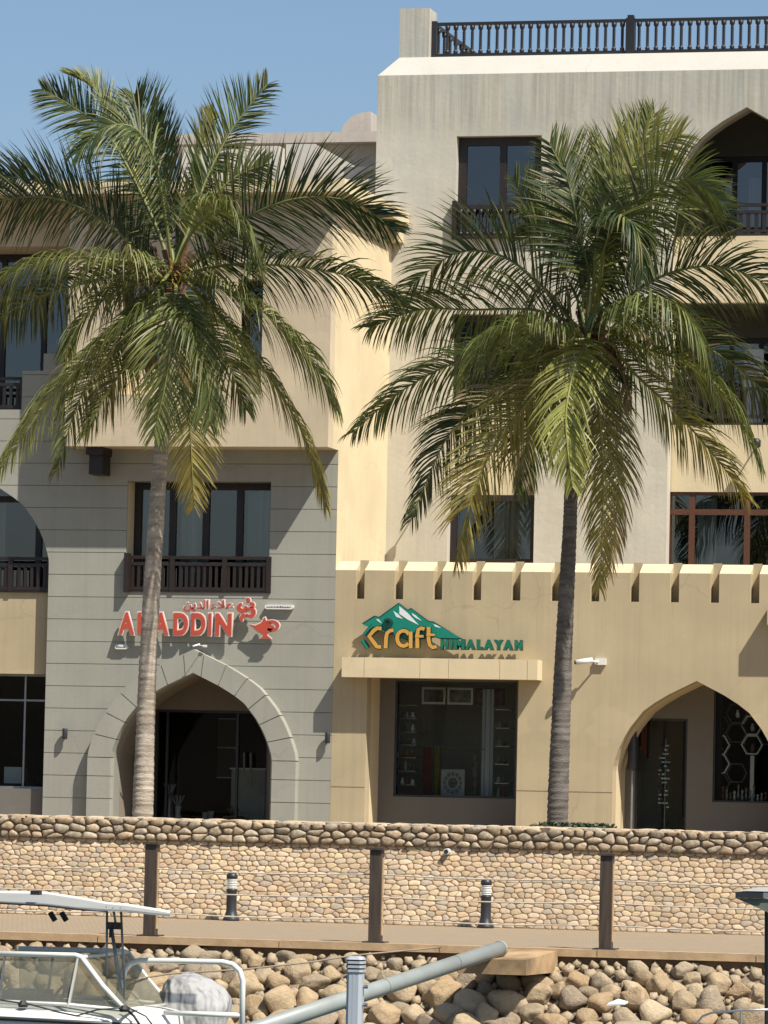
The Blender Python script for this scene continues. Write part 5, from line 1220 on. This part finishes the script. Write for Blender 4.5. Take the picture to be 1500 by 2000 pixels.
# ================================================================== coconut palms
def bez(pts, n):
    """smooth curve through the points (Catmull-Rom)"""
    q = [pts[0]*2-pts[1]]+pts+[pts[-1]*2-pts[-2]]; out = []; m = len(pts)-1
    for i in range(n+1):
        t = i/n*m; k = min(int(t), m-1); f = t-k; a, b, c, d = q[k:k+4]
        out.append(.5*((2*b)+(c-a)*f+(2*a-5*b+4*c-d)*f*f+(3*b-a-3*c+d)*f**3))
    return out
GREEN = (.105, .135, .030); DKG = (.036, .056, .017); LITE = (.28, .29, .085); YEL = (.36, .30, .05); BRN = (.27, .18, .07); DRY = (.30, .23, .13)
def mixt(a, b, f): return tuple(x+(y-x)*f for x, y in zip(a, b))
def frond(parent, base, pts, PY, L=.92, droop=.5, roll=55, col=GREEN, tip=None, seed=0, dens=1.0, start=.16, spread=1.0, wide=1.0, up=0, stiff=0):
    rs = random.Random(seed*31+5)
    ctrl = [base]+[P(x, y, PY+dy) for x, y, dy in pts]; n = 64; C = bez(ctrl, n)
    ln = sum((C[i+1]-C[i]).length for i in range(n)); npair = int(ln*31*dens); L *= 1.25; droop *= 1.3
    mb = MB(); Z = Vector((0, 0, 1))
    t_prev = None
    for k in range(npair):
        t = start+(1-start)*(k+.5)/npair; ii = t*n; i = min(int(ii), n-1); f = ii-i; p = C[i].lerp(C[i+1], f)
        T = (C[min(i+2, n)]-C[max(i-1, 0)]).normalized()
        S = T.cross(Z)
        if S.length < .25: S = T.cross(Vector((0, 1, 0)) if abs(T.z) > .9 else Z)
        S.normalize(); U = S.cross(T)
        cr, sr_ = math.cos(R(roll)), math.sin(R(roll)); S, U = S*cr+U*sr_, U*cr-S*sr_
        u = (t-start)/(1-start)
        prof = min(1, .45+u*2.2)*(1 if u < .55 else 1-.72*((u-.55)/.45)**1.4)
        for s in (-1, 1):
            if rs.random() < .05: continue
            a = R(20+36*u+rs.uniform(-9, 9)); l = L*prof*rs.uniform(.86, 1.1)
            dirn = (S*s*math.cos(a)*spread+T*math.sin(a)+U*(.22+up+rs.uniform(-.09, .09))).normalized()
            wv = (T-dirn*T.dot(dirn)); wv = wv.normalized() if wv.length > .01 else U
            q_ = rs.uniform(-.75, .75); wv = (wv*math.cos(q_)+dirn.cross(wv)*math.sin(q_)).normalized()
            wd = .0145*wide*rs.uniform(.8, 1.2); dr = droop*rs.uniform(.75, 1.3)*(1-stiff*(u))
            c = mixt(col, DKG, rs.random()*.45)
            if rs.random() < .16: c = mixt(c, LITE, .6)
            if rs.random() < .06: c = mixt(c, DRY, .8)
            if tip: c = mixt(c, tip, max(0, min(1, (u-.25)*1.5))*rs.uniform(.6, 1))
            segs = 5; prev = None; pos = p.copy(); d_ = dirn.copy()
            for j in range(segs+1):
                sj = j/segs; ww = wd*(.7, 1, .95, .8, .5, .06)[j]
                cc = mixt(c, BRN, max(0, sj-.75)*1.6*rs.random()); mb.col = cc
                cur = (mb.vert(pos-wv*ww), mb.vert(pos+wv*ww))
                if prev: mb.face((prev[0], prev[1], cur[1], cur[0]))
                prev = cur
                d_ = (d_ + Vector((0, 0, -1))*dr*(.25+.5*sj)).normalized(); pos = pos+d_*(l/segs)
    o = mb.obj('frond', MT['leaf'], parent)
    rb_ = MB(); rb_.col = mixt(mixt(col, LITE, .6), tip or LITE, .3)
    rb_.tube(C[::2], [.038*(1-.86*i/(n/2)) for i in range(len(C[::2]))], 6); rb_.obj('midrib', MT['leaf'], o, True)
    return o
def palm(label, PY, trunk, crown, fronds, seed):
    bp = P(trunk[0][0], trunk[0][1], PY)
    t = thing('palm_tree', label, 'palm tree', (bp.x, PY, zc1-.1), 'coconut palms along the wall')
    ctr = [P(x, y, PY) for x, y, w_ in trunk]; ctr[0].z = min(ctr[0].z, zc1-.3)
    C = bez(ctr, 340); wds = [w_/2/FPX*((ctr[0]-CAM).dot(fwd)) for _, _, w_ in trunk]
    mb = MB(); rr = []
    for i, c in enumerate(C):
        u = i/340*(len(wds)-1); k = min(int(u), len(wds)-2); w_ = wds[k]+(wds[k+1]-wds[k])*(u-k)
        ph = (i/4.3+1.6*noise.noise(Vector((i*.06, seed, 4)))) % 1; rr.append(w_*(1+.05-.09*ph+.06*noise.noise(Vector((i*.035, 9, seed)))+.02*noise.noise(Vector((i*.3, seed, 0)))))
    mb.tube(C, rr, 18); mb.obj('trunk', MT['bark' if seed == 1 else 'barkd'], t, True)
    base = P(*crown, PY)
    # fibrous boot of old leaf bases and dry stalks
    mb = MB(); rs = random.Random(seed)
    for i in range(26):
        a = rs.uniform(0, 6.28); z_ = rs.uniform(-.55, .15); r_ = .12; h_ = rs.uniform(.25, .5)
        p = base+Vector((r_*math.cos(a), r_*math.sin(a), z_)); q = p+Vector((math.cos(a)*h_*.5, math.sin(a)*h_*.5, h_)); mb.bar(p, q, .10, .035, (math.cos(a), math.sin(a), 0))
    mb.obj('leaf_bases', MT['fibre'], t)
    for j in range(5):
        mb = MB(); a = rs.uniform(-2.6, -.4); p = base+Vector((0, 0, -.1)); e = base+Vector((math.cos(a)*.75, math.sin(a)*.4, rs.uniform(-.35, .3)))
        mb.tube([p, p.lerp(e, .5)+Vector((0, 0, .12)), e], [.025, .018, .01], 5)
        for k in range(16):
            s0 = p.lerp(e, rs.uniform(.45, 1)); mb.tube([s0, s0+Vector((rs.uniform(-.12, .2)*(1 if math.cos(a) > 0 else -1), rs.uniform(-.1, .1), rs.uniform(-.3, .02)))], .007, 3)
        mb.obj('flower_stalk', MT['amber' if (seed == 1 and j < 3) else 'fibre'], t)
    for i, fr_ in enumerate(fronds):
        kw = dict(fr_[1]) if len(fr_) > 1 else {}
        b = base+Vector((rs.uniform(-.06, .06), rs.uniform(-.06, .06), rs.uniform(-.1, .15)))
        frond(t, b, fr_[0], PY, seed=seed*100+i, **kw)
    return t
PYL, PYR = -9.5, -9.0
LF = [
 ([(300, 430, .2), (215, 268, .6), (140, 208, .9), (82, 174, 1.0)], dict(roll=65, L=.62, droop=.12, col=DKG)),
 ([(290, 400, .5), (240, 280, .8), (190, 180, 1.0), (131, 143, 1.1)], dict(roll=20, L=.55, droop=.1, col=LITE, wide=.8, spread=.35)),
 ([(322, 420, -.3), (300, 310, -.6), (262, 250, -.9), (205, 250, -1.1), (150, 300, -1.2)], dict(roll=50, L=.9, droop=.4, col=mixt(DKG, GREEN, .35))),
 ([(325, 420, .5), (300, 310, .9), (275, 235, 1.1), (264, 185, 1.2)], dict(roll=70, L=.8, droop=.03, col=GREEN, wide=1.1)),
 ([(345, 440, .8), (328, 350, 1.2), (310, 280, 1.4), (300, 235, 1.5)], dict(roll=75, L=.75, droop=.03, col=DKG)),
 ([(375, 430, .3), (405, 345, .6), (455, 250, .9), (522, 165, 1.1)], dict(roll=68, L=.8, droop=.08, col=mixt(DKG, GREEN, .4))),
 ([(365, 430, .8), (385, 320, 1.3), (402, 265, 1.5), (418, 222, 1.6)], dict(roll=60, L=.5, droop=.08, col=mixt(GREEN, YEL, .4), tip=YEL)),
 ([(400, 500, -.3), (470, 432, -.7), (580, 388, -1.0), (690, 395, -1.2), (772, 452, -1.3)], dict(roll=62, L=1.0, droop=.14, col=DKG)),
 ([(390, 528, -.5), (470, 516, -1.2), (590, 522, -1.6), (700, 545, -1.8), (788, 592, -1.9)], dict(roll=42, L=.85, droop=.42, col=DKG)),
 ([(380, 548, -.6), (440, 565, -1.2), (530, 620, -1.7), (610, 705, -1.9), (658, 800, -2.0)], dict(roll=40, L=.95, droop=.55, col=mixt(GREEN, LITE, .5))),
 ([(385, 570, -.3), (450, 640, -.6), (530, 740, -.9), (600, 865, -1.1), (636, 990, -1.1)], dict(roll=40, L=.8, droop=.6, col=mixt(GREEN, LITE, .35), tip=mixt(YEL, BRN, .35))),
 ([(370, 590, .4), (420, 660, .8), (450, 720, 1.1), (480, 800, 1.2)], dict(roll=40, L=.85, droop=.5, col=GREEN)),
 ([(350, 600, .7), (366, 700, 1.0), (372, 850, 1.2), (379, 988, 1.2)], dict(roll=10, L=.75, droop=.16, col=mixt(GREEN, YEL, .35), tip=mixt(YEL, BRN, .5), dens=1.1)),
 ([(340, 590, -.9), (336, 640, -1.3), (325, 740, -1.5), (300, 850, -1.5)], dict(roll=5, L=.9, droop=.3, col=mixt(GREEN, LITE, .5))),
 ([(350, 590, -.7), (385, 640, -1.2), (405, 740, -1.4), (410, 830, -1.4)], dict(roll=20, L=.8, droop=.5, col=mixt(GREEN, LITE, .2))),
 ([(310, 560, -.9), (262, 620, -1.4), (180, 690, -1.9), (90, 790, -2.2), (-5, 925, -2.3)], dict(roll=-35, L=.85, droop=.5, col=GREEN, tip=LITE)),
 ([(300, 548, -.4), (250, 556, -.8), (190, 595, -1.1), (150, 640, -1.3), (125, 700, -1.3)], dict(roll=-40, L=.65, droop=.55, col=mixt(GREEN, LITE, .45))),
 ([(300, 590, .3), (235, 670, .5), (160, 770, .8), (110, 920, .8)], dict(roll=-30, L=.8, droop=.5, col=GREEN)),
 ([(315, 600, .1), (270, 680, .3), (215, 760, .4), (165, 850, .4)], dict(roll=-30, L=.75, droop=.5, col=mixt(GREEN, YEL, .25))),
 ([(290, 525, -.7), (230, 508, -1.4), (110, 505, -2.0), (10, 540, -2.3), (-90, 600, -2.4)], dict(roll=-28, L=.95, droop=.75, col=mixt(GREEN, LITE, .55))),
 ([(285, 505, .2), (215, 440, .4), (110, 388, .6), (0, 392, .7), (-110, 430, .8)], dict(roll=-60, L=1.0, droop=.16, col=DKG)),
 ([(290, 490, .8), (210, 420, 1.2), (100, 362, 1.5), (0, 345, 1.7), (-80, 365, 1.8)], dict(roll=-55, L=.55, droop=.1, col=DKG)),
 ([(285, 530, .7), (200, 545, 1.2), (90, 575, 1.7), (0, 620, 2.0), (-80, 690, 2.1)], dict(roll=-35, L=.75, droop=.5, col=DKG)),
 ([(360, 480, -.8), (395, 430, -1.3), (440, 412, -1.6), (480, 450, -1.8), (500, 520, -1.8)], dict(roll=35, L=.9, droop=.6, col=mixt(GREEN, LITE, .4), start=.3)),
 ([(355, 460, .6), (400, 400, 1.0), (460, 345, 1.2), (520, 320, 1.3)], dict(roll=60, L=.7, droop=.15, col=mixt(GREEN, LITE, .4))),
]
LF += [([(350, 610, .3), (362, 670, .5), (360, 760, .5)], dict(roll=20, L=.4, droop=.9, col=DRY, tip=BRN)), ([(325, 600, -.2), (300, 660, -.3), (285, 740, -.3)], dict(roll=-30, L=.35, droop=.9, col=DRY, tip=BRN))]
palm('coconut palm with a pale curving trunk before the ALADDIN sign', PYL, [(277, 1640, 44), (283, 1450, 37), (291, 1250, 34), (306, 1000, 31), (319, 820, 28), (335, 600, 26)], (338, 545), LF, 1)
RF = [
 ([(1180, 520, .3), (1205, 400, .6), (1238, 310, .9), (1278, 222, 1.0)], dict(roll=75, L=.85, droop=.03, col=mixt(GREEN, LITE, .2), wide=1.1)),
 ([(1165, 520, .9), (1180, 400, 1.3), (1195, 330, 1.5), (1205, 262, 1.6)], dict(roll=75, L=.85, droop=.03, col=GREEN, wide=1.1)),
 ([(1140, 520, .2), (1128, 420, .3), (1108, 350, .4), (1072, 278, .4)], dict(roll=-75, L=.9, droop=.05, col=mixt(GREEN, LITE, .2))),
 ([(1130, 540, .8), (1090, 470, 1.2), (1040, 420, 1.4), (1003, 350, 1.5)], dict(roll=-60, L=.85, droop=.1, col=mixt(GREEN, LITE, .35))),
 ([(1150, 540, -.4), (1135, 470, -.6), (1120, 400, -.8), (1105, 330, -.9)], dict(roll=-80, L=.9, droop=.08, col=DKG)),
 ([(1175, 540, .2), (1195, 430, .3), (1235, 320, .4), (1330, 262, .5)], dict(roll=60, L=1.0, droop=.16, col=mixt(GREEN, YEL, .25), tip=mixt(YEL, LITE, .4))),
 ([(1180, 550, -.5), (1210, 450, -.9), (1270, 370, -1.1), (1340, 350, -1.3), (1408, 392, -1.4)], dict(roll=55, L=.95, droop=.2, col=mixt(GREEN, LITE, .3))),
 ([(1180, 560, .8), (1220, 480, 1.3), (1290, 420, 1.6), (1370, 410, 1.8), (1420, 440, 1.8)], dict(roll=55, L=.8, droop=.2, col=DKG)),
 ([(1170, 560, -.9), (1182, 480, -1.4), (1212, 428, -1.7), (1242, 450, -1.9), (1256, 540, -1.9)], dict(roll=15, L=.8, droop=.7, col=DKG, start=.35, wide=1.3)),
 ([(1160, 560, -.7), (1165, 470, -.9), (1180, 400, -1.0), (1215, 345, -1.0)], dict(roll=75, L=1.0, droop=.1, col=mixt(GREEN, YEL, .2))),
 ([(1200, 605, -.3), (1262, 555, -.6), (1340, 525, -.9), (1430, 525, -1.0), (1560, 590, -1.1)], dict(roll=48, L=1.05, droop=.3, col=DKG)),
 ([(1190, 620, -.8), (1230, 600, -1.3), (1290, 588, -1.7), (1350, 630, -2.0), (1396, 770, -2.1)], dict(roll=25, L=1.0, droop=.85, col=mixt(GREEN, LITE, .15), wide=1.2)),
 ([(1200, 650, -.4), (1260, 680, -.8), (1350, 712, -1.2), (1430, 790, -1.4), (1487, 915, -1.5)], dict(roll=35, L=.9, droop=.65, col=mixt(GREEN, YEL, .2))),
 ([(1190, 670, .1), (1240, 730, .2), (1320, 805, .3), (1395, 890, .4), (1462, 978, .4)], dict(roll=45, L=.8, droop=.42, col=GREEN, tip=mixt(YEL, BRN, .3))),
 ([(1200, 640, .8), (1290, 640, 1.3), (1400, 690, 1.7), (1500, 770, 1.9), (1580, 860, 1.9)], dict(roll=40, L=1.0, droop=.5, col=DKG)),
 ([(1140, 680, -1.0), (1122, 720, -1.5), (1106, 800, -1.8), (1108, 870, -1.9), (1118, 950, -1.9)], dict(roll=3, L=.72, droop=.35, col=(.36, .36, .075), tip=(.34, .34, .08), dens=1.1, start=.1)),
 ([(1175, 690, .2), (1195, 800, .4), (1208, 940, .5), (1190, 1120, .5)], dict(roll=30, L=.7, droop=.35, col=DKG, tip=BRN)),
 ([(1160, 700, -.5), (1172, 820, -.8), (1178, 950, -.9), (1172, 1150, -.9)], dict(roll=15, L=.7, droop=.4, col=mixt(GREEN, YEL, .35), tip=mixt(YEL, BRN, .4))),
 ([(1120, 660, -.4), (1060, 750, -.7), (980, 850, -.9), (925, 960, -1.0), (890, 1100, -1.0)], dict(roll=-55, L=.95, droop=.22, col=mixt(GREEN, YEL, .3), tip=mixt(YEL, BRN, .45), dens=1.15)),
 ([(1115, 655, .3), (1040, 710, .6), (940, 790, .9), (870, 860, 1.0), (800, 1020, 1.0)], dict(roll=-48, L=.9, droop=.4, col=DKG)),
 ([(1115, 640, -.9), (1070, 645, -1.4), (1010, 632, -1.8), (945, 665, -2.0), (888, 752, -2.1)], dict(roll=-30, L=.8, droop=.7, col=mixt(GREEN, LITE, .25))),
 ([(1110, 650, -.2), (1030, 680, -.5), (900, 705, -.8), (790, 760, -1.0), (688, 845, -1.0)], dict(roll=-40, L=.9, droop=.5, col=GREEN)),
 ([(1110, 630, .4), (1040, 605, .8), (920, 605, 1.2), (820, 605, 1.4), (722, 640, 1.5)], dict(roll=-48, L=1.05, droop=.4, col=GREEN, dens=.9)),
 ([(1110, 620, .3), (1060, 560, .5), (980, 500, .7), (890, 495, .8), (800, 560, .8)], dict(roll=-55, L=1.05, droop=.22, col=mixt(GREEN, DKG, .5), dens=.9)),
 ([(1130, 590, .2), (1095, 520, .3), (1060, 460, .4), (1030, 440, .4)], dict(roll=-60, L=.8, droop=.15, col=GREEN)),
 ([(1110, 690, .8), (1070, 760, 1.1), (1030, 860, 1.3), (1010, 960, 1.3)], dict(roll=-40, L=.85, droop=.4, col=GREEN)),
]
RF += [([(1185, 690, .2), (1215, 730, .3), (1230, 800, .3)], dict(roll=20, L=.35, droop=.9, col=DRY, tip=BRN)), ([(1170, 700, -.2), (1188, 770, -.3), (1196, 850, -.3)], dict(roll=10, L=.35, droop=.9, col=DRY, tip=BRN)), ([(1190, 650, .2), (1235, 640, .3), (1275, 665, .3)], dict(roll=30, L=.3, droop=.9, col=BRN, tip=DRY))]
palm('coconut palm with a dark straight trunk between the craft shop window and the sand arch', PYR, [(1087, 1650, 43), (1094, 1450, 38), (1102, 1250, 33), (1112, 1050, 28), (1120, 900, 25), (1150, 690, 28)], (1150, 660), RF, 2)
